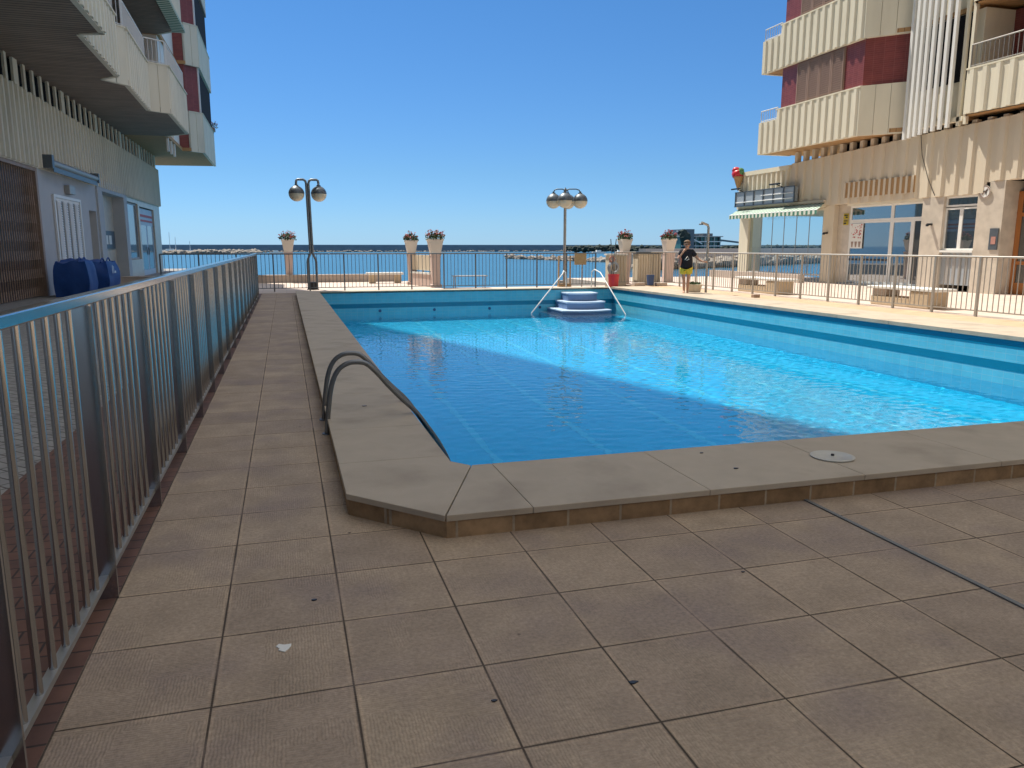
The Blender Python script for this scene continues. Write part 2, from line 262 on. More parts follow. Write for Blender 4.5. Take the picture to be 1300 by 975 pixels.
# ------------------------------------------------------------ mesh helpers
class MB:
    def __init__(s): s.v = []; s.f = []
    def add(s, vs, fs):
        o = len(s.v); s.v += [tuple(p) for p in vs]; s.f += [tuple(i + o for i in f) for f in fs]; return s
    def box(s, x0, x1, y0, y1, z0, z1):
        return s.add([(x0, y0, z0), (x1, y0, z0), (x1, y1, z0), (x0, y1, z0), (x0, y0, z1), (x1, y0, z1), (x1, y1, z1), (x0, y1, z1)],
                     [(3, 2, 1, 0), (4, 5, 6, 7), (0, 1, 5, 4), (1, 2, 6, 5), (2, 3, 7, 6), (3, 0, 4, 7)])
    def obox(s, p, q, a, b, z0, z1):
        """box along p->q in plan, from a to b across (b to the left of travel)"""
        d = Vector((q[0] - p[0], q[1] - p[1])); d.normalize(); n = Vector((-d.y, d.x))
        c = [(p[0] + n.x * a, p[1] + n.y * a), (q[0] + n.x * a, q[1] + n.y * a), (q[0] + n.x * b, q[1] + n.y * b), (p[0] + n.x * b, p[1] + n.y * b)]
        return s.prism(c, z0, z1)
    def prism(s, poly, z0, z1):
        n = len(poly)
        a = sum(poly[i][0] * poly[(i + 1) % n][1] - poly[(i + 1) % n][0] * poly[i][1] for i in range(n))
        if a < 0: poly = poly[::-1]
        return s.add([(x, y, z0) for x, y in poly] + [(x, y, z1) for x, y in poly],
                     [tuple(range(n))[::-1], tuple(range(n, 2 * n))] + [(i, (i + 1) % n, n + (i + 1) % n, n + i) for i in range(n)])
    def xprism(s, poly, x0, x1):
        """polygon in (y,z) pushed along x"""
        n = len(poly)
        return s.add([(x0, y, z) for y, z in poly] + [(x1, y, z) for y, z in poly],
                     [tuple(range(n)), tuple(range(n, 2 * n))[::-1]] + [(i, n + i, n + (i + 1) % n, (i + 1) % n) for i in range(n)])
    def tube(s, pts, r, n=10, caps=True, radii=None):
        pts = [Vector(p) for p in pts]; rings = []; up = None; m = len(pts)
        for i, p in enumerate(pts):
            t = (pts[min(i + 1, m - 1)] - pts[max(i - 1, 0)]).normalized()
            if up is None: up = Vector((0, 0, 1)) if abs(t.z) < 0.9 else Vector((1, 0, 0))
            u = (up - t * up.dot(t)).normalized(); w = t.cross(u); up = u
            rr = radii[i] if radii else r
            rings.append([p + (u * math.cos(6.28319 * k / n) + w * math.sin(6.28319 * k / n)) * rr for k in range(n)])
        vs = [q for ring in rings for q in ring]; fs = []
        for i in range(m - 1):
            for k in range(n): fs.append((i * n + k, i * n + (k + 1) % n, (i + 1) * n + (k + 1) % n, (i + 1) * n + k))
        if caps: fs += [tuple(range(n))[::-1], tuple(range((m - 1) * n, m * n))]
        return s.add(vs, fs)
    def lathe(s, prof, c=(0, 0, 0), n=24, square=False, rot=0.0):
        vs = []; fs = []
        for r, z in prof:
            for k in range(n):
                a = 6.28319 * k / n + rot
                vs.append((c[0] + r * math.cos(a), c[1] + r * math.sin(a), c[2] + z))
        for i in range(len(prof) - 1):
            for k in range(n): fs.append((i * n + k, i * n + (k + 1) % n, (i + 1) * n + (k + 1) % n, (i + 1) * n + k))
        fs += [tuple(range(n))[::-1], tuple(range((len(prof) - 1) * n, len(prof) * n))]
        return s.add(vs, fs)
    def blob(s, c, r, seed=0, sub=2, amp=0.3):
        bm = bmesh.new(); bmesh.ops.create_icosphere(bm, subdivisions=sub, radius=1)
        off = Vector((seed * 3.7, seed * 1.3, seed * 2.1))
        vs = []
        for v in bm.verts:
            d = 1 + amp * mnoise.noise(v.co * 1.6 + off)
            vs.append((c[0] + v.co.x * r[0] * d, c[1] + v.co.y * r[1] * d, c[2] + v.co.z * r[2] * d))
        bm.verts.index_update()
        fs = [tuple(v.index for v in f.verts) for f in bm.faces]; bm.free()
        return s.add(vs, fs)

def wloc(o):
    p = Vector((0, 0, 0))
    while o is not None: p += o.location; o = o.parent
    return p
def link(name, me, parent=None):
    o = bpy.data.objects.new(name, me); COL.objects.link(o)
    if parent is not None: o.parent = parent
    return o
def part(name, mb, m, parent=None, smooth=False, bevel=0.0, label=None, pos=None, kind=None):
    """mesh built in world coordinates, stored relative to its thing (pos: own origin)"""
    me = bpy.data.meshes.new(name); base = wloc(parent) if parent is not None else Vector((0, 0, 0))
    if pos is not None: base = Vector(pos)
    me.from_pydata([(v[0] - base.x, v[1] - base.y, v[2] - base.z) for v in mb.v], [], mb.f); me.update()
    bm = bmesh.new(); bm.from_mesh(me); bmesh.ops.recalc_face_normals(bm, faces=bm.faces)
    if bevel: bmesh.ops.bevel(bm, geom=[e for e in bm.edges if e.calc_face_angle(0) > 0.6], offset=bevel, segments=2, affect='EDGES', profile=0.5)
    bm.to_mesh(me); bm.free()
    me.materials.append(m if not isinstance(m, str) else M[m])
    if smooth:
        me.polygons.foreach_set('use_smooth', [True] * len(me.polygons))
        try: me.set_sharp_from_angle(angle=R(45))
        except Exception: pass
    o = link(name, me, parent)
    if pos is not None: o.location = Vector(pos) - (wloc(parent) if parent is not None else Vector((0, 0, 0)))
    if label: o['label'] = label
    if kind: o['kind'] = kind
    return o
def thing(name, label, cat, loc=(0, 0, 0), group=None):
    o = bpy.data.objects.new(name, None); COL.objects.link(o); o.location = loc; o.empty_display_size = 0.2
    o['label'] = label; o['category'] = cat
    if group: o['group'] = group
    return o
def tag(o, label, cat, group=None):
    o['label'] = label; o['category'] = cat
    if group: o['group'] = group
    return o
def struct(name, mb, m):
    o = part(name, mb, m); o['kind'] = 'structure'; return o
def dup(root, loc, rotz=None, label=None, group=None):
    r = root.copy(); COL.objects.link(r); r.location = loc
    if rotz is not None: r.rotation_euler = (0, 0, rotz)
    if label: r['label'] = label
    if group: r['group'] = group
    for ch in list(root.children):
        c = ch.copy(); COL.objects.link(c); c.parent = r
        for g in ch.children:
            d = g.copy(); COL.objects.link(d); d.parent = c
    return r
def arc(c, r, a0, a1, n, ax=(1, 0, 0), ay=(0, 0, 1)):
    ax = Vector(ax); ay = Vector(ay); c = Vector(c)
    return [c + ax * r * math.cos(a0 + (a1 - a0) * i / n) + ay * r * math.sin(a0 + (a1 - a0) * i / n) for i in range(n + 1)]

# ------------------------------------------------------------ ground, sea, pool
PX0, PX1, PY0, PY1 = 1.0, 11.1, 4.78, 25.4            # pool
WZ, FZ = -0.65, -2.15
def sheet(z, *rects):
    mb = MB()
    for x0, x1, y0, y1 in rects: mb.add([(x0, y0, z), (x1, y0, z), (x1, y1, z), (x0, y1, z)], [(0, 1, 2, 3)])
    return mb
struct('pool_deck_paving', sheet(0.0, (-0.80, 12.4, -14, 4.6), (-0.80, 0.9, 4.6, 27.2), (11.2, 12.4, 4.6, 27.2), (0.9, 11.2, 25.5, 27.2)), 'tiles')
struct('brick_verge', sheet(0.0, (-1.8, -0.80, -14, 27.2)), 'rbrick')
struct('grey_plaza', sheet(0.0, (-40, -6.6, -14, 60), (-6.6, -1.8, -14, 35.2)), 'gbrick')
struct('promenade', sheet(0.004, (-1.8, 5.4, 27.2, 35.2)).add([(5.4, 27.2, 0.004), (12.6, 27.2, 0.004), (12.6, 29.0, 0.004), (5.4, 29.0, 0.004)], [(0, 1, 2, 3)]), 'plaza')
struct('poolside_terrace', MB().box(12.4, 13.86, -14, 27.2, -0.5, 0.10), 'terr')
struct('plaza', MB().box(13.86, 60, -14, 27.2, -0.5, 0.095).box(12.6, 24.5, 27.2, 34.2, -0.5, 0.095), 'plaza')
struct('sea', sheet(-2.0, (-9000, 9000, 27.5, 20000)), 'sea')
qb = MB().box(-6.6, 5.4, 35.2, 35.6, -4, -0.02).box(5.4, 12.6, 29.0, 29.3, -4, -0.02).box(5.1, 5.4, 29.0, 35.6, -4, -0.02).box(12.3, 24.5, 34.2, 34.5, -4, -0.02).box(-6.9, -6.6, 35.6, 60, -4, -0.02).box(-40, -6.6, 60, 60.4, -4, -0.02)
struct('quay_edge', qb, 'stone')

pool = thing('swimming_pool', 'rectangular blue tiled swimming pool sunk in the paved courtyard', 'swimming pool', (6, 15, FZ))
o = part('pool_floor', MB().add([(PX0, PY0, FZ), (PX1, PY0, FZ), (PX1, PY1, FZ), (PX0, PY1, FZ)], [(0, 1, 2, 3)]), 'poolfloor', pool); o.cycles.is_caustics_receiver = True
for k in range(6):
    x = 2.38 + 1.47 * k
    o = part('lane_line', sheet(FZ + 0.006, (x, x + 0.1, PY0 + 0.3, PY1 - 0.05)), 'lane', pool); o.cycles.is_caustics_receiver = True
t = 0.15
o = part('side_wall', MB().box(PX1, PX1 + t, PY0, PY1, FZ, 0.07), 'pooltileY', pool); o.cycles.is_caustics_receiver = True
o = part('side_wall', MB().box(PX0 - t, PX0, PY0, PY1, FZ, 0.07), 'pooltileY', pool); o.cycles.is_caustics_receiver = True
o = part('end_wall', MB().box(PX0 - t, PX1 + t, PY1, PY1 + t, FZ, 0.07), 'pooltile', pool); o.cycles.is_caustics_receiver = True
o = part('end_wall', MB().box(PX0 - t, PX1 + t, PY0 - t, PY0, FZ, 0.07), 'pooltile', pool); o.cycles.is_caustics_receiver = True
bm_ = MB().box(PX1 - 0.004, PX1 + 0.02, PY0, PY1, -0.42, -0.28)
part('dark_tile_shade_band', bm_, 'poolband', pool)
part('dark_tile_shade_band', MB().box(PX0, PX1 - 0.005, PY1 - 0.004, PY1 + 0.02, -0.42, -0.28), 'poolband', pool)
part('dark_tile_shade_band', MB().box(PX1 - 0.004, PX1 + 0.02, PY0, PY1, -0.05, 0.069), 'poolband', pool)  # dark strip painted in for the shade below the coping overhang
for x in (2.9, 4.7, 6.6, 8.4):
    part('inlet_nozzle', MB().tube([(x, PY1 + 0.02, -0.52), (x, PY1 - 0.012, -0.52)], 0.05, 12), 'bluep', pool)

# water surface: a real rippled sheet
def build_water():
    rnd = random.Random(3)
    ws = [(rnd.choice((1, 1, 1, 1, 2.4)) * rnd.uniform(0.12, 0.27), rnd.choice((rnd.uniform(0, 6.28), rnd.uniform(-0.8, 0.8) + math.pi / 2)), rnd.uniform(0, 6.28)) for _ in range(48)]
    nx, ny = 340, 690
    xs = np.linspace(PX0, PX1, nx); ys = np.linspace(PY0, PY1, ny); X, Y = np.meshgrid(xs, ys); Z = np.zeros_like(X)
    for lam, th, ph in ws:
        k = 6.2832 / lam
        Z += 0.0008 * lam ** 0.9 * np.cos(k * (X * math.cos(th) + Y * math.sin(th)) + ph + 0.7 * np.sin(0.9 * X + ph) + 0.6 * np.sin(0.7 * Y - ph))
    calm = 0.55 + 0.45 * np.sin(0.33 * X + 0.21 * Y + 1.0) ** 2
    Z = WZ + Z * calm
    v = np.stack([X, Y, Z], -1).reshape(-1, 3).tolist()
    f = [(j * nx + i, j * nx + i + 1, (j + 1) * nx + i + 1, (j + 1) * nx + i) for j in range(ny - 1) for i in range(nx - 1)]
    me = bpy.data.meshes.new('pool_water'); me.from_pydata(v, [], f); me.update(); me.materials.append(M['water'])
    me.polygons.foreach_set('use_smooth', [True] * len(f))
    o = link('pool_water', me); o['kind'] = 'structure'; o.cycles.is_caustics_caster = True
build_water()

# coping: separate slabs with thin joints
cop = thing('pool_coping', 'raised beige stone coping with brown block skirting around the pool', 'pool edge', (0.5, 4.2, 0))
mb = MB(); zt, zb, g = 0.132, 0.096, 0.0015
ol, od = 0.275, 3.872                              # outer left x, outer near y
ys = [5.06, 6.04, 7.55, 9.05, 10.55, 12.05, 13.55, 15.05, 16.55, 18.05, 19.55, 21.05, 22.55, 24.05, 25.95]
for a, b in zip(ys[:-1], ys[1:]): mb.prism([(ol, a + g), (1.0, a + g), (1.0, b - g), (ol, b - g)], zb, zt)
mb.prism([(ol, 4.40), (0.755 - g, od + g), (1.11 - g, 4.78 - g), (1.0, 4.91), (1.0, 5.06 - g), (ol, 5.06 - g)], zb, zt)
mb.prism([(0.76 + g, od), (1.25 - g, od), (1.25 - g, 4.78), (1.115 + g, 4.78)], zb, zt)
xs = [1.25, 2.35, 3.45, 4.55, 5.65, 6.75, 7.85, 8.95, 10.05, 11.1, 12.4]
for a, b in zip(xs[:-1], xs[1:]): mb.prism([(a + g, od), (b - g, od), (b - g, 4.78), (a + g, 4.78)], zb, zt)
part('coping_slabs', mb, 'coping', cop, bevel=0.0035)
mb = MB()
yy = [4.78 + 1.473 * i for i in range(15)]
for a, b in zip(yy[:-1], yy[1:]): mb.box(11.07, 12.39, a + g, b - g, 0.074, 0.150)
xx = [1.0 + 1.257 * i for i in range(9)]
for a, b in zip(xx[:-1], xx[1:]): mb.box(a + g, b - g, 25.36, 25.95, zb, zt)
part('coping_slabs', mb, 'copsun', cop, bevel=0.006)
sk = 0.010
mb = MB(); mb.box(ol + sk, ol + 0.12, 4.42, 25.9, 0.0, zb - 0.004)
part('skirting', mb, 'skirt', cop)
mb = MB(); mb.obox((ol + sk, 4.41), (0.765, od + sk), 0, 0.07, 0.0, zb - 0.003); mb.box(0.765, 12.4, od + sk, od + 0.12, 0.0, zb - 0.004)
part('skirting', mb, 'skirt', cop)
mb = MB().box(0.42, 1.0, 4.6, 25.9, -0.2, zb - 0.005).box(0.9, 12.3, 4.05, 4.7, -0.2, zb - 0.005).box(1.0, 11.2, 25.5, 25.9, -0.2, zb - 0.005).box(11.2, 12.395, 4.7, 25.9, -0.2, zb - 0.005)
part('core', mb, 'skirt', cop)

# skimmer lid, cable joint, bird dropping
lid = thing('skimmer_lid', 'round white plastic skimmer lid set in the near coping', 'lid', (3.53, 4.28, 0.133))
part('lid_disc', MB().lathe([(0.14, 0.0), (0.145, 0.008), (0.12, 0.012), (0.115, 0.009), (0.02, 0.010)], (3.53, 4.28, 0.133), 40), 'lid', lid, smooth=True)
part('lid_knob', MB().lathe([(0.012, 0), (0.011, 0.014)], (3.53, 4.28, 0.141), 12), 'black', lid)
tag(part('cable_joint', MB().prism([(3.015, 3.9), (3.04, 3.9), (3.0, -2.0), (2.97, -2.0)], 0.001, 0.008).box(3.01, 3.035, 3.885, 3.912, 0.005, 0.115), 'grey'), 'grey metal joint strip running over the paving to the coping', 'joint strip')
mb = MB(); mb.prism([(-0.08 + 0.028 * math.cos(a * 0.7) * (1 + 0.5 * math.sin(a * 2.3)), 2.93 + 0.03 * math.sin(a * 0.7) * (1 + 0.4 * math.cos(a * 1.7))) for a in range(9)], 0.001, 0.004)
tag(part('bird_dropping', mb, 'white'), 'small white dropping on the near paving tile', 'dropping')
def leaf_bit(x, y, s, lab, z=0.0):
    m = MB().prism([(x + s * math.cos(a) * (1 + 0.4 * math.sin(3 * a + x)), y + 0.6 * s * math.sin(a)) for a in [k * 0.785 for k in range(8)]], z + 0.001, z + 0.005)
    tag(part('leaf_scrap', m, 'black'), lab, 'leaf')
leaf_bit(1.13, 2.32, 0.016, 'dark leaf scrap on the paving near the bottom edge')
leaf_bit(2.72, 4.62, 0.014, 'dark leaf scrap on the near coping left of the skimmer lid by the water', 0.132)
leaf_bit(2.74, 4.22, 0.018, 'dark leaf scrap on the near coping left of the skimmer lid by the paving edge', 0.132)
leaf_bit(0.62, 6.9, 0.02, 'dark leaf scrap on the left coping under the grab rails', 0.132)
leaf_bit(2.05, 3.05, 0.009, 'tiny dark crumb on the paving left of the metal joint strip')
leaf_bit(0.62, 2.35, 0.010, 'tiny dark crumb on the paving by the bottom edge, left of the leaf scrap')
leaf_bit(0.05, 3.32, 0.012, 'dark crumb beside the white dropping on the tile above it')

# ------------------------------------------------------------ fences
def fence(name, label, p, q, ts, z0, zb, zt, nb, rb, m, rail_r=None, post=(0.05, 0.05), postm=None, flat_top=None, foot=False):
    p = Vector((p[0], p[1], 0)); q = Vector((q[0], q[1], 0)); d = (q - p); Ln = d.length; d /= Ln
    root = thing(name, label, 'fence', (p.x, p.y, z0))
    ang = math.atan2(d.y, d.x)
    if flat_top: part('top_rail', MB().obox((p.x, p.y), (q.x, q.y), -flat_top[0] / 2, flat_top[0] / 2, zt - flat_top[1], zt), m, root, bevel=0.006)
    else: part('top_rail', MB().tube([p + Vector((0, 0, zt - rail_r)), q + Vector((0, 0, zt - rail_r))], rail_r, 12), m, root, smooth=True)
    ztb = zt - (flat_top[1] if flat_top else rail_r)
    part('bottom_rail', MB().obox((p.x, p.y), (q.x, q.y), -0.018, 0.018, zb - 0.012, zb + 0.012), 'steel_m' if m == 'steel' else m, root)
    pm = MB().box(-post[0] / 2, post[0] / 2, -post[1] / 2, post[1] / 2, z0, ztb - 0.001)
    if foot: pm.box(-0.05, 0.05, -0.05, 0.05, z0, z0 + 0.01)
    pme = None
    for tt in ts:
        c = p + d * tt
        if pme is None:
            o = part('post', pm, postm or m, None); o.parent = root; pme = o.data
        else: o = link('post', pme, root)
        o.location = (c.x - p.x, c.y - p.y, -z0); o.rotation_euler = (0, 0, ang)
    cs = []
    for a, b in zip(ts[:-1], ts[1:]):
        for k in range(1, nb + 1): cs.append(p + d * (a + (b - a) * k / (nb + 1)))
    cs.sort(key=lambda c: c.length)
    bme = None; rest = MB()
    for i, c in enumerate(cs):
        if i < 100:
            if bme is None:
                o = part('baluster', MB().tube([(0, 0, zb), (0, 0, ztb - 0.001)], rb, 10, caps=False), m, None, smooth=True); o.parent = root; bme = o.data
            else: o = link('baluster', bme, root)
            o.location = (c.x - p.x, c.y - p.y, -z0)
        else: rest.tube([(c.x, c.y, zb), (c.x, c.y, ztb - 0.001)], rb, 6, caps=False)
    if rest.v: part('balusters', rest, m, root, smooth=True, kind='stuff')
    return root
T = 1.285
fence('steel_fence', 'long shiny stainless steel fence along the left walkway by the pool', (-0.84, 1.03), (-0.84, 24.6), [0.0 + T * k for k in range(19)], 0.0, 0.10, 1.35, 7, 0.0135, 'steel', post=(0.014, 0.10), flat_top=(0.055, 0.045))
fence('railing', 'grey railing along the far end of the pool before the sea', (-4.0, 28.2), (11.6, 28.2), [1.2 * k for k in range(14)], 0.0, 0.12, 1.32, 8, 0.009, 'dgalv', rail_r=0.022, post=(0.045, 0.045))
fence('railing', 'galvanised grey railing along the right side of the pool before the shops', (13.93, 26.9), (13.93, 6.5), [1.17 * k for k in range(18)], 0.1, 0.22, 1.36, 8, 0.010, 'galv', rail_r=0.022, post=(0.05, 0.05))
fence('railing', 'short grey railing joining the corner by the beige storage cabinet', (12.05, 27.3), (13.93, 26.9), [0, 0.96, 1.92], 0.1, 0.22, 1.36, 7, 0.010, 'galv', rail_r=0.022, post=(0.05, 0.05))

# ------------------------------------------------------------ pool ladder rails
def ladder():
    r0 = thing('pool_handrail', 'farther of two steel grab rails arching over the left coping', 'handrail', (0.23, 7.03, 0), 'grab rails over the left coping')
    def rail(y):
        cp = [(0.266, 0.0), (0.288, 0.22), (0.32, 0.41), (0.372, 0.53), (0.452, 0.59), (0.54, 0.60), (0.615, 0.58), (0.70, 0.50), (0.79, 0.39), (0.90, 0.27), (1.005, 0.165), (1.11, 0.02), (1.23, -0.17), (1.31, -0.36), (1.33, -0.6), (1.33, -1.3)]
        out = []
        for i in range(len(cp) - 1):            # smooth curve through the points
            p0, p1, p2, p3 = (Vector(cp[max(0, min(len(cp) - 1, i + k))]) for k in (-1, 0, 1, 2))
            for t in (0, .25, .5, .75):
                q = 0.5 * ((2 * p1) + (-p0 + p2) * t + (2 * p0 - 5 * p1 + 4 * p2 - p3) * t * t + (-p0 + 3 * p1 - 3 * p2 + p3) * t ** 3)
                out.append((q.x, y, q.y))
        return out + [(cp[-1][0], y, cp[-1][1])]
    part('rail_tube', MB().tube(rail(7.03), 0.021, 14), 'steel_d', r0, smooth=True)
    part('rail_flange', MB().lathe([(0.04, 0), (0.038, 0.01), (0.02, 0.012)], (0.266, 7.03, 0), 16), 'steel_d', r0)
    dup(r0, (0.23, 6.47, 0), label='nearer of two steel grab rails arching over the left coping', group='grab rails over the left coping')
ladder()

# ------------------------------------------------------------ corner steps with handrails
st = thing('pool_steps', 'blue grey moulded pool steps in the far right pool corner', 'steps', (9.7, 24.5, WZ))
def tread(x0, x1, yf, z, d):
    n = 14; f = [(x0 + (x1 - x0) * i / n, yf - 0.26 * math.sin(math.pi * i / n)) for i in range(n + 1)]
    poly = f + [(x1, d), (x0, d)]
    fi = [(x, y + 0.03) for x, y in f] + [(x1, d), (x0, d)]
    tr = part('tread', MB().prism(poly, z - 0.05, z), 'stepw', st, bevel=0.012)
    part('riser', MB().prism([(x0 + (x - x0) * 1.0 + (0.02 if x < (x0 + x1) / 2 else -0.02), y) for x, y in fi], z - 0.27, z - 0.051), 'stepb', tr)
tread(9.15, 10.25, 24.66, 0.0, 25.38)
tread(8.95, 10.35, 24.22, -0.27, 25.37)
tread(8.65, 10.4, 23.78, -0.52, 25.36)
tread(8.35, 10.45, 23.2, -0.80, 25.35)
def steprail(name, label, pts):
    o = tag(part(name, MB().tube(pts, 0.019, 12), 'whitem', None, smooth=True), label, 'handrail')
    return o
steprail('step_handrail', 'pale sloping tube handrail left of the pool steps', [(7.75, 24.3, -1.0), (7.75, 24.3, -0.62), (9.15, 25.2, 0.62), (9.3, 25.5, 0.72), (9.42, 25.62, 0.66), (9.45, 25.65, 0.12)])
steprail('step_handrail', 'pale sloping tube handrail right of the pool steps', [(10.5, 22.9, -1.0), (10.5, 22.9, -0.62), (10.47, 25.0, 0.66), (10.42, 25.4, 0.76), (10.4, 25.62, 0.68), (10.4, 25.65, 0.12)])

# ------------------------------------------------------------ lamp posts
def globe(root, c, r, label=None):
    """hanging globe: dark upper shell, pale lower bowl"""
    n = 10
    up = [(0.035, r * 1.28), (0.035, r * 1.12), (0.075, r * 1.10), (0.075, r * 1.0)] + [(r * math.sin(math.pi / 2 * i / n) , r * math.cos(math.pi / 2 * i / n)) for i in range(3, n + 1)]
    lo = [(r * 0.985 * math.cos(math.pi / 2 * i / n) + 0.001, -r * 0.985 * math.sin(math.pi / 2 * i / n)) for i in range(0, n)]
    g = part('lamp_shell', MB().lathe(up, c, 28), 'dgalv', root, smooth=True)
    part('lamp_bowl', MB().lathe(lo, (c[0], c[1], c[2] - 0.002), 28), 'globe', g, smooth=True)
lp = thing('street_lamp', 'two globe lamp post with forked foot behind the left pool corner', 'street lamp', (0.93, 29.1, 0))
def larm(sx, a):
    x = 0.93 + sx * 0.041
    pts = [(x + sx * 0.11, 29.1, 0.02), (x + sx * 0.11, 29.1, 1.0), (x + sx * 0.09, 29.1, 1.10), (x, 29.1, 1.3), (x, 29.1, 1.36), (x - 0.04, 29.1, 3.75)]
    pts += [(x + sx * 0.02 - 0.04, 29.1, 3.84), (x + sx * 0.09 - 0.04, 29.1, 3.89), (x + sx * 0.28 - .04, 29.1, 3.89), (x + sx * 0.33 - .04, 29.1, 3.86), (x + sx * 0.344 - .04, 29.1, 3.78), (x + sx * 0.344 - .04, 29.1, 3.66)]
    return pts
for sx in (-1, 1):
    part('pole_tube', MB().tube(larm(sx, 0), 0.042, 12), 'lampgrey', lp, smooth=True)
    globe(lp, (0.89 + sx * 0.385, 29.1, 3.40), 0.275)
part('base_plate', MB().box(0.72, 1.14, 29.0, 29.2, 0.005, 0.03).box(0.80, 1.06, 29.03, 29.17, 0.03, 0.28), 'black', lp, bevel=0.004)
lp = thing('street_lamp', 'four globe lamp post standing behind the pool steps', 'street lamp', (10.46, 28.6, 0))
part('pole', MB().tube([(10.46, 28.6, 0.0), (10.46, 28.6, 3.62)], 0.055, 14), 'galv', lp, smooth=True)
part('finial', MB().lathe([(0.055, 0), (0.065, 0.03), (0.05, 0.06), (0.03, 0.13), (0.012, 0.16)], (10.46, 28.6, 3.62), 14), 'dgalv', lp, smooth=True)
part('pole_foot', MB().box(10.20, 10.72, 28.5, 28.7, 0.0, 0.13).box(10.20, 10.24, 28.56, 28.64, 0.13, 1.2).box(10.68, 10.72, 28.56, 28.64, 0.13, 1.2), 'tan', lp)
for k, an in enumerate((200, 250, 340, 20)):
    dx, dy = {200: (-.42, .16), 250: (-.15, -.36), 340: (.26, .40), 20: (.56, -.14)}[an]
    c = Vector((10.46, 28.6, 3.66)); e = c + Vector((dx, dy, 0))
    pts = [c, c + Vector((dx * .25, dy * .25, 0.06)), c + Vector((dx * .72, dy * .72, 0.06)), c + Vector((dx * .93, dy * .93, 0.02)), e + Vector((0, 0, -0.09))]
    part('lamp_arm', MB().tube(pts, 0.022, 10), 'dgalv', lp, smooth=True)
    globe(lp, (e.x, e.y, 3.27), 0.285)

# ------------------------------------------------------------ planters on pillars
def flowers(root, c, r, h, n, red):
    rnd = random.Random(int(c[0] * 100)); lv = MB(); pt = MB(); st_ = MB()
    for i in range(n):
        a = rnd.uniform(0, 6.28); rr = r * math.sqrt(rnd.uniform(0, 1)); z = c[2] + h * rnd.uniform(0.0, 0.85) * (1 - 0.5 * (rr / r) ** 2)
        p = Vector((c[0] + rr * math.cos(a), c[1] + rr * math.sin(a), z)); s = rnd.uniform(0.022, 0.048)
        u = Vector((rnd.gauss(0, 1), rnd.gauss(0, 1), rnd.gauss(0, 1))).normalized(); w = u.orthogonal().normalized(); v = u.cross(w)
        lv.add([p + w * s, p + v * s, p - w * s, p - v * s], [(0, 1, 2, 3)])
    for i in range(red):
        a = rnd.uniform(0, 6.28); rr = r * 1.05 * math.sqrt(rnd.uniform(0, 1)); z = c[2] + h * rnd.uniform(0.45, 1.15) * (1 - 0.35 * (rr / r) ** 2)
        p = Vector((c[0] + rr * math.cos(a), c[1] + rr * math.sin(a), z))
        st_.tube([(c[0] + rr * .6 * math.cos(a), c[1] + rr * .6 * math.sin(a), c[2]), p], 0.005, 4)
        for k in range(7):
            q = p + Vector((rnd.gauss(0, .022), rnd.gauss(0, .022), rnd.gauss(0, .018))); s = rnd.uniform(0.014, 0.026)
            u = Vector((rnd.gauss(0, 1), rnd.gauss(0, 1), rnd.gauss(0, 1))).normalized(); w = u.orthogonal().normalized(); v = u.cross(w)
            pt.add([q + w * s, q + v * s, q - w * s, q - v * s], [(0, 1, 2, 3)])
    part('leaves', lv, 'leaf', root, kind='stuff'); part('stems', st_, 'leaf', root, kind='stuff')
    part('blooms', pt, 'petal' if c[0] > 15 else 'petalp', root, kind='stuff')
def planter(x, y, zb, zt, wt, label):
    root = thing('flower_planter', label, 'planter', (x, y, zb), 'pale tapered planters with flowers')
    k = math.sqrt(2) / 2
    prof = [(wt * 0.62 * k, 0), (wt * 0.94 * k, zt - zb - 0.07), (wt * 1.0 * k, zt - zb - 0.068), (wt * 1.0 * k, zt - zb), (wt * 0.9 * k, zt - zb), (wt * 0.88 * k, zt - zb - 0.04)]
    part('pot', MB().lathe(prof, (x, y, zb), 4, rot=math.pi / 4), 'pot', root, bevel=0.008)
    part('soil', MB().box(x - wt * .42, x + wt * .42, y - wt * .42, y + wt * .42, zt - 0.07, zt - 0.03), 'rust', root)
    flowers(root, (x, y, zt - 0.03), wt * 0.64, 0.36, 230, 40)
planter(0.15, 35.4, 1.31, 1.86, 0.56, 'pale planter of faded flowers on the slim pillar by the two globe lamp')
planter(5.0, 32.0, 1.29, 1.80, 0.50, 'smaller leafy pale planter on the farther pillar of the beige side wall')
planter(5.52, 29.45, 1.27, 1.84, 0.58, 'larger pale planter of red and green flowers on the nearer side wall pillar')
planter(12.82, 28.2, 1.36, 1.84, 0.46, 'pale planter of pink flowers left of the storage cabinet')
planter(15.14, 29.0, 1.33, 1.87, 0.50, 'pale planter of bright red flowers behind the person')
def pillar(x, y, w, zt, label, taper=0.8):
    k = math.sqrt(2) / 2
    o = part('pillar', MB().lathe([(w * 1.15 * k, 0.0), (w * 1.15 * k, 0.12), (w * taper * k, 0.13), (w * k, zt - 0.06), (w * 1.1 * k, zt - 0.055), (w * 1.1 * k, zt)], (x, y, 0), 4, rot=math.pi / 4), 'pinkw', bevel=0.006)
    tag(o, label, 'pillar')
pillar(0.15, 35.4, 0.36, 1.305, 'slim pale pillar under the planter of faded flowers')
pillar(5.0, 32.0, 0.34, 1.285, 'slim pillar at the sea end of the beige side wall')
pillar(5.52, 29.45, 0.36, 1.265, 'slim pillar at the pool end of the beige side wall')
pillar(12.82, 28.2, 0.40, 1.355, 'pillar under the planter of pink flowers')
pillar(15.14, 29.0, 0.40, 1.325, 'pillar under the planter of bright red flowers')
w = thing('side_wall', 'beige panel wall with pink foot between the two slim pillars', 'wall', (5.26, 30.7, 0))
part('panel', MB().obox((5.05, 31.85), (5.47, 29.62), -0.05, 0.05, 0.62, 1.22), 'band', w)
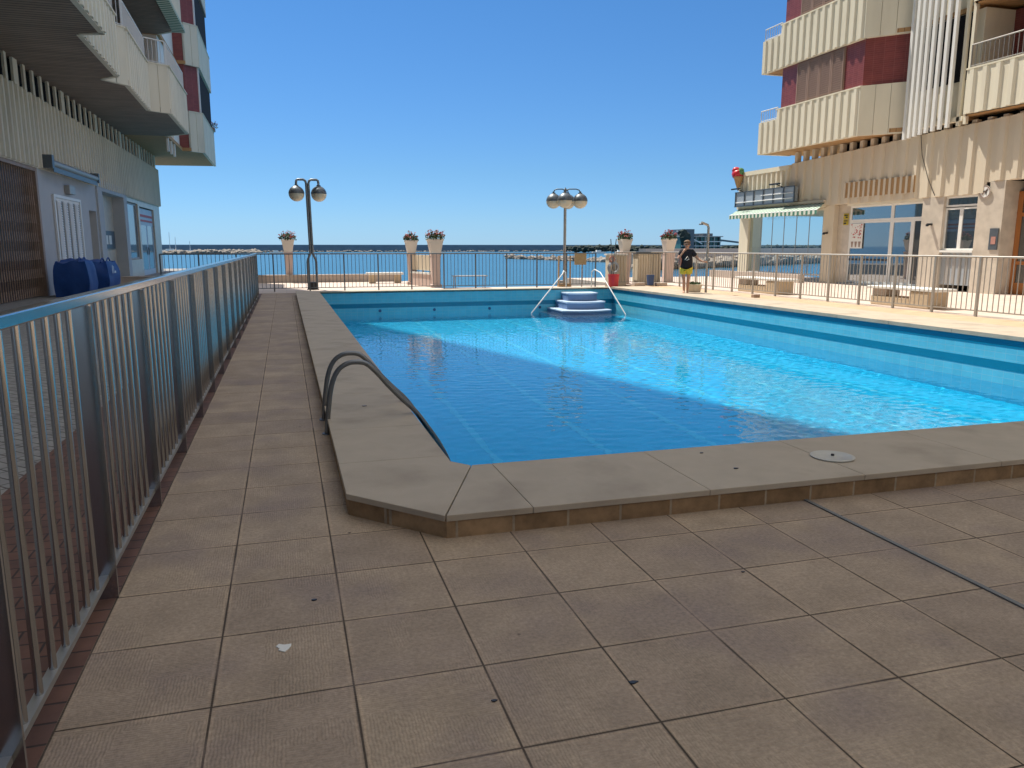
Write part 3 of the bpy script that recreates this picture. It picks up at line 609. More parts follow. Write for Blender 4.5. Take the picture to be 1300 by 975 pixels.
part('foot', MB().obox((5.05, 31.85), (5.47, 29.62), -0.12, 0.12, 0.0, 0.48), 'pinkw', w)
part('cap', MB().obox((5.05, 31.85), (5.47, 29.62), -0.15, 0.15, 0.482, 0.55), 'white', w)
for a in (0.15, 0.5, 0.85):
    x = 5.05 + 0.42 * a; y = 31.85 - 2.23 * a
    part('post', MB().box(x - .03, x + .03, y - .03, y + .03, 0.552, 0.618), 'galv', w)
tag(part('sea_wall', MB().box(-6.5, 5.0, 35.0, 35.3, 0.0, 0.30).box(-6.5, 5.0, 34.96, 35.34, 0.302, 0.34), 'stone'), 'low stone wall at the edge of the terrace before the sea', 'wall')
b = thing('bench', 'pale backless bench on two posts against the low sea wall', 'bench', (4.3, 33.5, 0))
part('seat', MB().box(3.3, 5.2 - 0.35, 33.3, 33.8, 0.36, 0.46), 'white', b, bevel=0.01)
for x in (3.42, 4.5): part('leg', MB().box(x, x + 0.25, 33.35, 33.75, 0.0, 0.358), 'bench', b)
tb = thing('metal_table', 'thin pale metal table frame standing behind the far railing', 'table', (6.5, 28.75, 0))
part('table_top', MB().box(6.05, 7.35, 28.5, 28.95, 0.44, 0.47), 'galv', tb)
for x in (6.1, 7.25):
    for y in (28.55, 28.9): part('leg', MB().tube([(x, y, 0.0), (x, y, 0.44)], 0.014, 8), 'galv', tb)
sg = thing('notice_board', 'tan notice board on a thin post beside the four globe lamp', 'sign', (10.6, 26.35, 0.1))
part('board', MB().box(10.02, 10.48, 26.34, 26.37, 0.90, 1.30), 'tan', sg, bevel=0.004)
part('post', MB().tube([(10.33, 26.39, 0.0), (10.33, 26.39, 1.28)], 0.022, 8), 'galv', sg)

# pool cleaning corner: red tub, poles, cabinet, blue bin, stones
tag(part('red_tub', MB().lathe([(0.17, 0), (0.2, 0.42), (0.215, 0.425), (0.215, 0.45), (0.18, 0.45), (0.16, 0.05)], (11.3, 25.75, 0.12), 20), 'redp', smooth=True), 'red plastic tub beside the pool steps', 'tub')
for dx, lab in ((-0.10, 'tall thin cleaning pole leaning left behind the red tub'), (0.12, 'tall thin cleaning pole leaning right behind the red tub')):
    tag(part('cleaning_pole', MB().tube([(11.45 - dx, 26.2, 0.0), (11.45 + dx, 26.2, 1.82)], 0.016, 8), 'dgalv'), lab, 'pole')
hs = thing('hose_reel', 'grey hose reel stand cluttered with hose loops behind the red tub', 'hose reel', (11.55, 26.5, 0))
part('stand', MB().box(11.42, 11.47, 26.45, 26.5, 0, 1.1).box(11.68, 11.73, 26.45, 26.5, 0, 1.1).box(11.42, 11.73, 26.45, 26.5, 1.1, 1.14), 'galv', hs)
for k in range(4):
    part('hose_loop', MB().tube(arc((11.57, 26.42 - 0.02 * k, 0.78), 0.22 - 0.02 * k, 0, 6.283, 24), 0.017, 6, caps=False), 'smoke', hs, smooth=True)
part('flower_ring', MB().tube(arc((11.5, 26.40, 1.1), 0.09, 0, 6.283, 16), 0.03, 6, caps=False), 'towel', hs, smooth=True)
cb = thing('storage_cabinet', 'beige ribbed storage cabinet with dark top at the pool corner', 'cabinet', (13.3, 27.2, 0.1))
mb = MB().box(12.85, 13.82, 27.05, 27.5, 0.1, 1.28)
for k in range(9): mb.box(12.87 + 0.106 * k, 12.93 + 0.106 * k, 27.02, 27.05, 0.14, 1.27)
part('body', mb, 'band', cb)
part('top', MB().box(12.8, 13.87, 27.0, 27.55, 1.282, 1.36), 'dgalv', cb, bevel=0.01)
cb = thing('storage_cabinet', 'lower beige ribbed cabinet left of the taller one by the red tub', 'cabinet', (12.3, 27.6, 0.0))
mb = MB().box(11.85, 12.55, 27.4, 27.8, 0.0, 1.22)
for k in range(5): mb.box(11.9 + 0.13 * k, 11.97 + 0.13 * k, 27.37, 27.4, 0.42, 1.2)
part('body', mb, 'band', cb)
part('top', MB().box(11.8, 12.6, 27.35, 27.85, 1.222, 1.28), 'white', cb)
tag(part('blue_bin', MB().lathe([(0.13, 0), (0.17, 0.36), (0.18, 0.365), (0.18, 0.38), (0.15, 0.38), (0.12, 0.03)], (13.05, 26.35, 0.13), 4, rot=0.6), 'bluep', bevel=0.006), 'dark blue square bin in front of the beige cabinet', 'bin')
for x, y, lab in ((12.65, 26.5, 'flat concrete block left of the blue bin'), (13.45, 26.3, 'flat concrete block right of the blue bin')):
    tag(part('concrete_block', MB().box(x - .22, x + .22, y - .12, y + .12, 0.1, 0.22), 'stone', bevel=0.012), lab, 'block')

# shower, basket planter, small box
sh = thing('shower_pole', 'grey poolside shower pole with bent head beside the person', 'shower', (12.53, 21.45, 0.1))
part('pole', MB().tube([(12.53, 21.45, 0.1), (12.53, 21.45, 2.12), (12.50, 21.45, 2.2), (12.26, 21.40, 2.27)], 0.038, 12), 'galv', sh, smooth=True)
part('shower_head', MB().lathe([(0.03, 0.06), (0.065, 0.02), (0.07, 0)], (12.24, 21.4, 2.2), 14), 'dgalv', sh, smooth=True)
part('valve', MB().tube([(12.53, 21.40, 1.15), (12.53, 21.33, 1.15)], 0.03, 10), 'steel_d', sh)
part('foot_plate', MB().box(12.45, 12.61, 21.37, 21.53, 0.1, 0.115), 'galv', sh)
bp = thing('low_planter', 'low beige oval planter of dark plants at the shower foot', 'planter', (12.3, 21.62, 0.12))
part('pot', MB().lathe([(0.19, 0), (0.25, 0.26), (0.265, 0.262), (0.265, 0.29), (0.22, 0.29), (0.2, 0.2)], (12.25, 21.7, 0.10), 20), 'band', bp, smooth=True)
lv = MB(); rnd = random.Random(5)
for i in range(90):
    a = rnd.uniform(0, 6.28); rr = 0.22 * math.sqrt(rnd.random()); p = Vector((12.25 + rr * math.cos(a), 21.7 + rr * math.sin(a), 0.36 + rnd.uniform(0, .09))); s = rnd.uniform(.02, .045)
    u = Vector((rnd.gauss(0, 1), rnd.gauss(0, 1), rnd.gauss(0, 1))).normalized(); w_ = u.orthogonal().normalized(); v_ = u.cross(w_)
    lv.add([p + w_ * s, p + v_ * s, p - w_ * s, p - v_ * s], [(0, 1, 2, 3)])
part('plants', lv, 'leaf', bp)
tag(part('drain_box', MB().box(12.9, 13.1, 19.4, 19.55, 0.1, 0.19), 'rust', bevel=0.01), 'small brown box on the terrace tiles by the railing', 'box')

# stone benches on the plaza
def stone_bench(name_label, x, y0, y1, group):
    r = thing('stone_bench', name_label, 'bench', (x, (y0 + y1) / 2, 0.095), group)
    part('seat_slab', MB().box(x - 0.05, x + 0.62, y0 - 0.28, y1 + 0.12, 0.50, 0.57), 'white', r, bevel=0.015)
    part('base_block', MB().box(x, x + 0.55, y0 + 0.52, y1, 0.095, 0.32), 'bench', r, bevel=0.02)
    part('base_block', MB().box(x - 0.03, x + 0.57, y0 - 0.1, y0 + 0.50, 0.095, 0.498), 'bench', r, bevel=0.03)
    part('base_block', MB().box(x + 0.02, x + 0.5, y1 - 0.45, y1 - 0.02, 0.322, 0.498), 'stone', r, bevel=0.02)
stone_bench('rough stone bench with white slab nearer the wooden door', 14.45, 14.75, 16.55, 'stone benches along the right railing')
stone_bench('rough stone bench with white slab nearer the glass terrace', 14.45, 20.6, 22.7, 'stone benches along the right railing')
tag(part('low_wall', MB().box(20.0, 20.25, 27.0, 34.0, 0.095, 0.42), 'stone'), 'low stone wall under the glass terrace screens', 'wall')

# ------------------------------------------------------------ right apartment building
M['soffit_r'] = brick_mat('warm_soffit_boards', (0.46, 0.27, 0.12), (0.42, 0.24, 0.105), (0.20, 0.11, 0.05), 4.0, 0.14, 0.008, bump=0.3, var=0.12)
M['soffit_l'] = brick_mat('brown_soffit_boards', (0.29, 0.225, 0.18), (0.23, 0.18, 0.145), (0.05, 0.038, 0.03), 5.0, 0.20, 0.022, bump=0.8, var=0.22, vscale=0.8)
def ribs(mb, p, q, z0, z1, pitch, w, depth, cap=True):
    """upright ribs standing out on the right of p->q"""
    p = Vector(p); q = Vector(q); L_ = (q - p).length; d = (q - p) / L_; n = max(1, round(L_ / pitch)); s = L_ / n; r = Vector((d.y, -d.x))
    for i in range(n):
        a = p + d * (s * i + (s - w) / 2); b = a + d * w; t = 0.22 * w
        mb.prism([(a.x, a.y), (a.x + r.x * depth + d.x * t, a.y + r.y * depth + d.y * t), (b.x + r.x * depth - d.x * t, b.y + r.y * depth - d.y * t), (b.x, b.y)], z0, z1)
    return mb
def railing(root, p, q, z0, z1, m='whitem', pitch=0.16, r=0.012):
    p = Vector(p); q = Vector(q); mb = MB(); L_ = (q - p).length; n = max(2, round(L_ / pitch)); d = (q - p) / n
    mb.tube([(p.x, p.y, z1), (q.x, q.y, z1)], 0.025, 8); mb.tube([(p.x, p.y, z0 + 0.06), (q.x, q.y, z0 + 0.06)], 0.015, 6)
    for i in range(n + 1):
        c = p + d * i; mb.tube([(c.x, c.y, z0), (c.x, c.y, z1)], r * (1.6 if i in (0, n) else 1), 6, caps=False)
    return part('balcony_railing', mb, m, root)

RB = thing('apartment_building', 'cream and dark red apartment block with ribbed balconies above shops on the right', 'building', (21.5, 20, 0.095))
FR = 21.0
def zrt(y): return 5.02 + (29.5 - y) * 0.036
# ribbed band above the shops, gently sloping top
def band_seg(y0, y1, zb, depth=0.065, mm='band', w=0.32):
    mb = MB()
    mb.add([(FR, y0, zb), (FR + .2, y0, zb), (FR + .2, y1, zb), (FR, y1, zb), (FR, y0, zrt(y0)), (FR + .2, y0, zrt(y0)), (FR + .2, y1, zrt(y1)), (FR, y1, zrt(y1))],
           [(3, 2, 1, 0), (4, 5, 6, 7), (0, 1, 5, 4), (1, 2, 6, 5), (2, 3, 7, 6), (3, 0, 4, 7)])
    n = round((y1 - y0) / 0.555); s = (y1 - y0) / n
    for i in range(n):
        a = y0 + s * i + (s - w) / 2; b = a + w; z = zrt((a + b) / 2) - 0.003
        mb.prism([(FR, b), (FR - depth, b - .06), (FR - depth, a + .06), (FR, a)], zb + 0.02, z)
    return part('ribbed_band', mb, mm, RB)
band_seg(19.35, 29.35, 3.17); band_seg(-14.0, 19.35, 3.52)
part('terrace_band', ribs(MB().box(FR, FR + .15, 29.35, 33.3, 3.17, 4.98), (FR, 33.3), (FR, 29.35), 3.2, 4.72, 0.40, 0.2, 0.09) if False else ribs(MB().box(FR, FR + .15, 29.352, 33.3, 3.17, 4.98).box(FR - .12, FR - 0.001, 29.36, 33.34, 4.80, 4.985), (FR, 33.3), (FR, 29.36), 3.2, 4.798, 0.36, 0.17, 0.10), 'cream', RB)
part('terrace_roof', MB().box(FR + .002, 27.5, 27.0, 33.3, 3.02, 3.168).box(27.3, 27.5, 27.0, 33.3, 3.17, 4.9).box(FR + .16, 27.3, 33.15, 33.3, 3.17, 4.9), 'cream', RB)
for i in range(26):
    y = 29.35 - 0.556 * (i + 0.5)
    part('louvre_post', MB().box(FR + .01, FR + .2, y - .085, y + .085, zrt(y) - 0.01, 5.47 + (0.35 if y < 23.0 and y > 20.2 else 0)), 'band', RB)
part('louvre_glass', MB().box(FR + .45, FR + .5, 10, 26.6, 4.9, 5.9), 'dark', RB)
# ground-floor body
part('core_wall', MB().box(21.9, 34, -14, 27.0, 0.095, 5.6).box(21.3, 21.9, -14, 15.0, 0.095, 3.5), 'dark', RB)
part('end_wall', MB().box(21.35, 34, 27.0, 27.12, 0.095, 5.0), 'band', RB)
for y0, y1, xo in ((26.42, 27.05, 21.0), (25.72, 26.418, 21.22), (21.06, 21.95, 21.0), (18.80, 19.75, 21.0), (14.0, 16.6, 21.0)):
    part('pillar', MB().box(xo, 21.9, y0, y1, 0.095, 3.165 if y0 > 20 else 3.515), 'marble' if y0 != 26.42 else 'band', RB, bevel=0.006)
part('terrace_column', MB().box(21.0, 21.75, 32.35, 33.1, 0.095, 3.018), 'cream', RB, bevel=0.01)
part('beam', MB().box(20.93, 21.35, 15, 27.06, 3.168, 3.30) if False else MB().box(21.02, 21.5, 21.95, 25.72, 3.09, 3.168), 'cream', RB)
# glass terrace screens
y = 27.2
for k in range(6):
    part('glass_screen', MB().add([(21.128, y + 0.015, 0.42), (21.128, y + 0.845, 0.42), (21.128, y + 0.845, 2.98), (21.128, y + 0.015, 2.98)], [(0, 1, 2, 3)]), 'clear', RB)
    y += 0.86
for k in range(7):
    yy = 27.2 + 0.86 * k
    part('screen_edge', MB().box(21.115, 21.14, yy - .012, yy + .012, 0.42, 2.98), 'smoke', RB)
part('screen_sill', MB().box(21.05, 21.25, 27.06, 32.34, 0.36, 0.419), 'whitem', RB)
part('terrace_back_post', MB().box(26.9, 27.1, 27.3, 27.5, 0.1, 3.0).box(26.9, 27.1, 32.9, 33.1, 0.1, 3.0), 'band', RB)
# cafe front
def frame_rect(root, name, y0, y1, z0, z1, x, t=0.07, m='white', d=0.07):
    return part(name, MB().box(x, x + d, y0, y0 + t, z0, z1).box(x, x + d, y1 - t, y1, z0, z1).box(x + .001, x + d - .001, y0 + t, y1 - t, z1 - t, z1).box(x + .001, x + d - .001, y0 + t, y1 - t, z0, z0 + t), m, root)
def window(root, y0, y1, z0, z1, x, nm='window', m='white', g='glass', t=0.07):
    f = frame_rect(root, nm, y0, y1, z0, z1, x, t, m)
    part('pane', MB().box(x + .025, x + .04, y0 + t, y1 - t, z0 + t, z1 - t), g, f)
    return f
cx_ = 21.2
window(RB, 23.53, 25.715, 2.50, 3.085, cx_); window(RB, 21.955, 23.527, 2.50, 3.085, cx_)
w1 = window(RB, 23.53, 25.715, 0.18, 2.497, cx_); part('rail', MB().box(cx_ + .001, cx_ + .06, 23.6, 25.64, 1.02, 1.10), 'black', w1)
d1 = window(RB, 22.52, 23.527, 0.18, 2.497, cx_, 'cafe_door', t=0.09); part('handle', MB().tube([(cx_ - .04, 22.66, 0.9), (cx_ - .04, 22.66, 1.3)], 0.015, 8), 'steel_d', d1)
window(RB, 21.955, 22.517, 0.18, 2.497, cx_, g='dglass')
part('door_step', MB().box(20.8, 21.9, 21.95, 25.72, 0.096, 0.178), 'dgalv', RB)
part('wall_grille', MB().box(FR - .075, FR - .045, 22.3, 25.9, 3.40, 3.96), 'orange', RB)
g_ = MB()
for k in range(14): g_.box(FR - .1, FR - .076, 22.36 + 0.262 * k, 22.36 + 0.262 * k + .1, 3.37, 3.98)
part('grille_slats', g_, 'band', RB)
# small window, panel, wooden door
w2 = window(RB, 20.42, 21.055, 1.43, 2.80, 21.1, t=0.06); w2 = window(RB, 19.755, 20.417, 1.43, 2.80, 21.1, t=0.06); window(RB, 19.755, 21.055, 2.83, 3.165, 21.1, t=0.06)
part('window_panel', MB().box(21.12, 21.2, 19.755, 21.055, 0.3, 1.425), 'smoke', RB)
part('window_sill', MB().box(20.99, 21.1, 19.76, 21.05, 1.36, 1.428), 'white', RB)
for k in range(4): part('panel_slat', MB().box(21.1, 21.119, 20.0 + .24 * k, 20.1 + .24 * k, 0.35, 1.33), 'galv', RB)
dr = part('wooden_door', MB().box(21.55, 21.63, 16.62, 16.76, 0.1, 3.2).box(21.55, 21.63, 18.64, 18.795, 0.1, 3.2).box(21.551, 21.629, 16.76, 18.64, 3.05, 3.2).box(21.551, 21.629, 16.76, 18.64, 2.45, 2.56).box(21.551, 21.629, 16.76, 18.64, 0.1, 0.45).box(21.551, 21.629, 16.76, 18.64, 1.0, 1.1).box(21.552, 21.628, 17.64, 17.74, 0.45, 2.45), 'door', RB)
part('pane', MB().box(21.58, 21.6, 16.76, 18.64, 0.45, 3.05), 'glass', dr)
part('door_jamb', MB().box(21.56, 21.9, 18.55, 18.799, 0.1, 3.51), 'marble', RB) if False else None
part('mailbox_panel', MB().box(20.965, 20.998, 18.86, 19.16, 1.45, 2.10), 'dgalv', RB)
part('notice', MB().box(20.955, 20.964, 18.92, 19.08, 1.62, 1.85), 'towel', RB)
# plates, poster
def plate(name, lab, y0, y1, z0, z1, x, m, cat='sign'):
    r = thing(name, lab, cat, (x, (y0 + y1) / 2, z0)); part('board', MB().box(x - .02, x, y0, y1, z0, z1), m, r, bevel=0.003); return r
r_ = plate('yellow_sign', 'upper of two small yellow plates beside the cafe window', 25.82, 26.10, 2.61, 2.82, 21.218, 'yellowp')
part('dark_marks', MB().box(21.194, 21.197, 25.86, 26.06, 2.73, 2.78).box(21.194, 21.197, 25.86, 25.98, 2.65, 2.70), 'black', r_)
r_ = plate('yellow_sign', 'lower of two small yellow plates beside the cafe window', 25.82, 26.10, 2.38, 2.59, 21.218, 'yellowp')
part('dark_marks', MB().box(21.194, 21.197, 25.86, 26.06, 2.52, 2.56).box(21.194, 21.197, 25.92, 26.06, 2.42, 2.48), 'black', r_)
r_ = plate('menu_poster', 'white cafe poster dotted with red ice cream pictures', 24.95, 25.62, 1.48, 2.42, 21.196, 'white', 'poster')
rnd = random.Random(11); pm_ = MB()
for i in range(34):
    yy = rnd.uniform(25.0, 25.56); zz = rnd.uniform(1.85, 2.38); s = rnd.uniform(.015, .034)
    pm_.xprism([(yy + s * math.cos(a), zz + s * math.sin(a)) for a in [k * 1.047 for k in range(6)]], 21.171, 21.174)
part('red_pictures', pm_, 'dogred', r_)
pm_ = MB()
for k in range(3):
    yy = 25.08 + .2 * k; pm_.xprism([(yy - .07, 1.74), (yy + .07, 1.74), (yy + .03, 1.53), (yy - .03, 1.53)], 21.171, 21.174)
part('cup_pictures', pm_, 'rust', r_)
# no dogs sign
r_ = thing('no_dogs_sign', 'round white no dogs sign with dark ring on the pillar', 'sign', (20.99, 19.47, 3.2))
def ring(r0, r1, x0, x1, c, n=28):
    mb = MB()
    for k in range(n):
        a, b = 6.28319 * k / n, 6.28319 * (k + 1) / n
        mb.xprism([(c[0] + r0 * math.cos(a), c[1] + r0 * math.sin(a)), (c[0] + r1 * math.cos(a), c[1] + r1 * math.sin(a)), (c[0] + r1 * math.cos(b), c[1] + r1 * math.sin(b)), (c[0] + r0 * math.cos(b), c[1] + r0 * math.sin(b))], x0, x1)
    return mb
cc = (19.47, 3.22)
part('disc', MB().xprism([(cc[0] + .2 * math.cos(k * .2244), cc[1] + .2 * math.sin(k * .2244)) for k in range(28)], 20.95, 20.958), 'white', r_)
part('ring', ring(.165, .195, 20.944, 20.949, cc), 'rust', r_)
mb = MB()
for p, q in (((-.12, .12), (.12, -.12)),):
    d = Vector((q[0] - p[0], q[1] - p[1])).normalized() * 0; n_ = Vector((-(q[1] - p[1]), q[0] - p[0])).normalized() * .012
    mb.xprism([(cc[0] + p[0] + n_.x, cc[1] + p[1] + n_.y), (cc[0] + q[0] + n_.x, cc[1] + q[1] + n_.y), (cc[0] + q[0] - n_.x, cc[1] + q[1] - n_.y), (cc[0] + p[0] - n_.x, cc[1] + p[1] - n_.y)], 20.938 if p[1] > 0 else 20.934, 20.941 if p[1] > 0 else 20.937)
part('cross_bars', mb, 'rust', r_)
dog = [(-.10, -.09), (-.07, -.09), (-.06, -.02), (.03, -.02), (.04, -.09), (.07, -.09), (.075, .02), (.12, .05), (.11, .075), (.07, .08), (.045, .04), (-.07, .035), (-.11, .07), (-.12, .06), (-.095, .01)]
part('dog_shape', MB().xprism([(cc[0] - y_ * .95, cc[1] + z_ * .95) for y_, z_ in dog], 20.9415, 20.9435), 'black', r_)
# lamps/cameras on pillars
for y_, z_, lab in ((26.75, 2.05, 'small dark wall lamp on the pillar by the yellow plates'), (21.5, 2.25, 'small dark wall lamp on the pillar left of the small window')):
    tag(part('wall_lamp', MB().box(20.84, 20.998, y_ - .05, y_ + .05, z_, z_ + .07).box(20.8, 20.86, y_ - .04, y_ + .04, z_ - .03, z_ + .04), 'black', bevel=0.006), lab, 'lamp')
# awning, sign box, cone
aw = thing('awning', 'green and white striped awning over the glass terrace', 'awning', (20.5, 29.5, 2.9))
mb = MB(); y0a, y1a = 26.3, 32.6
mb.add([(20.97, y0a + .7, 3.29), (20.97, y1a + .6, 3.29), (20.12, y1a, 2.98), (20.12, y0a, 2.98), (20.97, y0a + .7, 3.275), (20.97, y1a + .6, 3.275), (20.12, y1a, 2.965), (20.12, y0a, 2.965)],
       [(0, 1, 2, 3), (7, 6, 5, 4), (0, 3, 7, 4), (1, 5, 6, 2), (2, 6, 7, 3), (0, 4, 5, 1)])
part('canvas', mb, 'awning', aw)
mb = MB(); n = 40
for k in range(n):
    a = y0a + (y1a - y0a) * k / n; b = y0a + (y1a - y0a) * (k + 1) / n; m_ = (a + b) / 2
    mb.xprism([(a, 2.96), (b, 2.96), (b, 2.83), (m_, 2.79), (a, 2.83)], 20.10, 20.112)
part('valance', mb, 'awning', aw)
part('front_bar', MB().tube([(20.12, y0a, 2.975), (20.12, y1a, 2.975)], 0.02, 8), 'whitem', aw)
part('cassette', MB().box(20.85, 20.995, 26.9, 33.2, 3.30, 3.40), 'band', aw)
for yy in (y0a + .1, y1a - .1): part('arm', MB().tube([(20.95, yy + .5, 3.1), (20.14, yy, 2.94)], 0.022, 8), 'band', aw)
sb = thing('sign_box', 'long grey panelled sign box above the striped awning', 'sign', (20.8, 31, 3.4))
part('panel', MB().box(20.70, 20.86, 28.6, 33.1, 3.42, 4.04), 'smoke', sb)
mb = MB()
for k in range(7):
    yy = 28.58 + 0.742 * k; mb.box(20.66, 20.699, yy, yy + .05, 3.40, 4.07)
mb.box(20.655, 20.695, 28.6, 33.1, 3.385, 3.425).box(20.655, 20.695, 28.6, 33.1, 4.035, 4.075)
part('frame', mb, 'dgalv', sb)
part('tube_lamp', MB().tube([(20.68, 28.7, 3.58), (20.68, 33.0, 3.58)], 0.025, 8), 'whitem', sb)
part('tube_lamp', MB().tube([(20.68, 28.7, 3.80), (20.68, 31.0, 3.80)], 0.02, 8), 'whitem', sb)
for yy in (29.4, 32.4): part('spot_bracket', MB().tube([(20.7, yy, 4.05), (20.3, yy, 4.18)], 0.02, 6).box(20.22, 20.3, yy - .35, yy + .35, 4.15, 4.21), 'black', sb)
ic = thing('ice_cream_sign', 'large red ice cream cone sign at the terrace corner', 'sign', (20.75, 33.0, 4.2))
part('cone', MB().lathe([(0.02, 0), (0.23, 0.62), (0.25, 0.64)], (20.75, 33.0, 4.15), 18), 'orange', ic, smooth=True)
part('scoop', MB().blob((20.75, 33.05, 4.92), (0.28, 0.30, 0.26), 4).blob((20.70, 33.12, 5.08), (0.2, 0.2, 0.18), 5), 'redp', ic, smooth=True)
part('scoop', MB().blob((20.78, 32.84, 5.02), (0.15, 0.14, 0.17), 6), mat('green_scoop', (0.08, 0.22, 0.08), 0.5), ic, smooth=True)
part('bracket', MB().box(20.76, 21.0, 32.98, 33.02, 4.5, 4.53).box(20.76, 21.0, 32.98, 33.02, 4.9, 4.93), 'whitem', ic)

part('hanging_cable', MB().tube([(20.93, 22.25, 5.4), (20.93, 22.1, 4.6), (20.93, 21.75, 3.8), (20.93, 21.45, 3.3), (20.96, 21.4, 3.2)], 0.011, 6), 'black', RB)
# upper floors
fx = 19.92
for z in (5.5, 8.8, 12.1):
    nf = '' if z < 6 else ''
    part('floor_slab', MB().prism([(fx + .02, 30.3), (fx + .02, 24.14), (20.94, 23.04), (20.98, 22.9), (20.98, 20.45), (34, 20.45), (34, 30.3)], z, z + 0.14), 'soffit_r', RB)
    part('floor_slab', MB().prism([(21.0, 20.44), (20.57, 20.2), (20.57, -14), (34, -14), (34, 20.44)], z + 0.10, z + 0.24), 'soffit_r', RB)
    part('parapet', ribs(MB().obox((fx, 29.06), (fx, 24.14), -0.14, 0.0, z - .04, z + 1.62) if False else MB().box(fx, fx + .14, 24.14, 29.06, z - .04, z + 1.62).box(fx - .03, fx + .18, 24.12, 29.08, z + 1.622, z + 1.67), (fx, 29.06), (fx, 24.14), z - .02, z + 1.60, 0.41, 0.25, 0.055), 'cream', RB)
    part('parapet', ribs(MB().box(fx, fx + .14, 29.062, 30.3, z - .04, z + 1.28).box(fx + .14, 21.5, 30.16, 30.3, z - .04, z + 1.28), (fx, 30.3), (fx, 29.07), z - .02, z + 1.25, 0.41, 0.25, 0.055), 'cream', RB)
    railing(RB, (fx + .07, 29.1), (fx + .07, 30.25), z + 1.28, z + 1.75)
    c0, c1 = Vector((fx, 24.14)), Vector((20.94, 23.05))
    mb = MB(); d = (c1 - c0) / 3
    for k in range(3):
        a = c0 + d * (k + .012); b = c0 + d * (k + 1 - .012); mb.obox((a.x, a.y), (b.x, b.y), 0.0, 0.14, z - .04, z + 1.66)
    part('chamfer_panel', mb, 'cream', RB)
    # red storey
    part('red_wall', MB().prism([(20.06, 29.0), (20.06, 24.22), (21.0, 23.18), (34, 23.18), (34, 29.0)], z + 0.145, z + 3.29), 'red', RB)
    s_ = MB()
    sh_ = part('shutter', MB().box(20.02, 20.058, 25.2, 27.95, z + 1.70, z + 3.22), 'shut', RB)
    sl = MB()
    for k in range(4):
        a = 25.24 + 0.685 * k
        sl.box(19.995, 20.019, a, a + .06, z + 1.72, z + 3.2).box(19.995, 20.019, a + .6, a + .66, z + 1.72, z + 3.2)
        for j in range(18): sl.box(20.0, 20.018, a + .06, a + .6, z + 1.76 + .08 * j, z + 1.80 + .08 * j)
    part('shutter_slats', sl, 'shut', sh_)
    # fin zone
    if z < 6: part('fin_shade_ledge', MB().box(20.80, 20.979, 20.46, 22.88, z - 0.02, z + 0.12), 'cream', RB)  # ledge added to keep sun off the ribbed band below
    part('fin_wall', MB().box(21.05, 34, 20.2, 23.17, z + 0.145, z + 3.29), 'cream', RB)
    part('stair_window', MB().box(20.99, 21.048, 20.5, 22.95, z + 1.25, z + 3.25), 'dark', RB)
    # near balcony
    part('parapet', ribs(MB().box(20.55, 20.69, -14, 20.2, z + .10, z + 1.42).box(20.52, 20.72, -14, 20.22, z + 1.422, z + 1.47), (20.55, 20.2), (20.55, 10), z + .12, z + 1.40, 0.46, 0.26, 0.06), 'cream', RB)
    part('parapet', MB().obox((20.95, 20.5), (20.56, 20.205), -0.12, 0.0, z - .04, z + 1.42) if False else MB().prism([(20.56, 20.205), (20.95, 20.5), (21.04, 20.4), (20.69, 20.205)], z + .10, z + 1.42), 'cream', RB)
    railing(RB, (20.62, 20.15), (20.62, 12), z + 1.47, z + 2.15, m='galv')
    part('red_wall', MB().box(22.2, 34, -14, 20.19, z + 0.145, z + 3.29), 'red', RB)
part('roof', MB().box(20.0, 34, -14, 30.0, 15.4, 15.6), 'cream', RB)
for k in range(10):
    y = 22.8 - 0.27 * k; x = 20.74 - 0.16 * math.sin(math.pi * (k + .5) / 10) if k < 8 else 20.8
    part('fin', MB().box(x, x + 0.10, y - .055, y + .055, 5.18 + 0.02 * k, 15.3), 'white' if k < 8 else 'cream', RB)

# ------------------------------------------------------------ added rear wing out of view, bounces sun into the shade
RW = thing('apartment_building', 'unseen cream rear wing added to bounce sunlight into the courtyard', 'building', (12, -14, 0))
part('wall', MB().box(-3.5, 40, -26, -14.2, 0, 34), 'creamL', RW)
_w = MB(); _b = MB()
for lv_ in range(10):
    for j in range(10): _w.box(-2 + 4.2 * j, 0.2 + 4.2 * j, -14.2, -14.16, 4.2 + 3.0 * lv_, 5.8 + 3.0 * lv_)
    _b.box(-3.5, 40, -14.2, -13.6, 2.9 + 3.0 * lv_, 3.9 + 3.0 * lv_)
part('windows', _w, 'dglass', RW); part('balcony_bands', _b, 'white', RW)

# ------------------------------------------------------------ left apartment building
LB = thing('apartment_building', 'shaded cream apartment block with overhanging ribbed balconies on the left', 'building', (-8, 30, 0))
FL = -7.25
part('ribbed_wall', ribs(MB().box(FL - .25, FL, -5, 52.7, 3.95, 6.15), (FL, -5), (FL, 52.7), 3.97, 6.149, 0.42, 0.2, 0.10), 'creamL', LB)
mb = MB(); k = 0; y = 14.0
while y < 52.5:
    w_ = 0.42 if k % 6 == 3 else 0.2
    part('louvre_post', MB().box(FL - .04, FL + .03, y - w_ / 2, y + w_ / 2, 6.151, 6.9), 'creamL', LB)
    y += 0.84; k += 1
part('louvre_glass', MB().box(FL - .22, FL - .14, -5, 52.5, 6.152, 6.899), 'dark', LB)
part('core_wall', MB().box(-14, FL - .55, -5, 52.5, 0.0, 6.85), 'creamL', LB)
part('ground_wall', MB().box(FL - .5, FL - .02, 27.85, 34.2, 0, 3.948).box(FL - .5, FL - .02, 34.2, 35.4, 2.95, 3.948).box(FL - .5, FL - .02, 35.4, 35.62, 0, 3.948), 'gwall', LB)
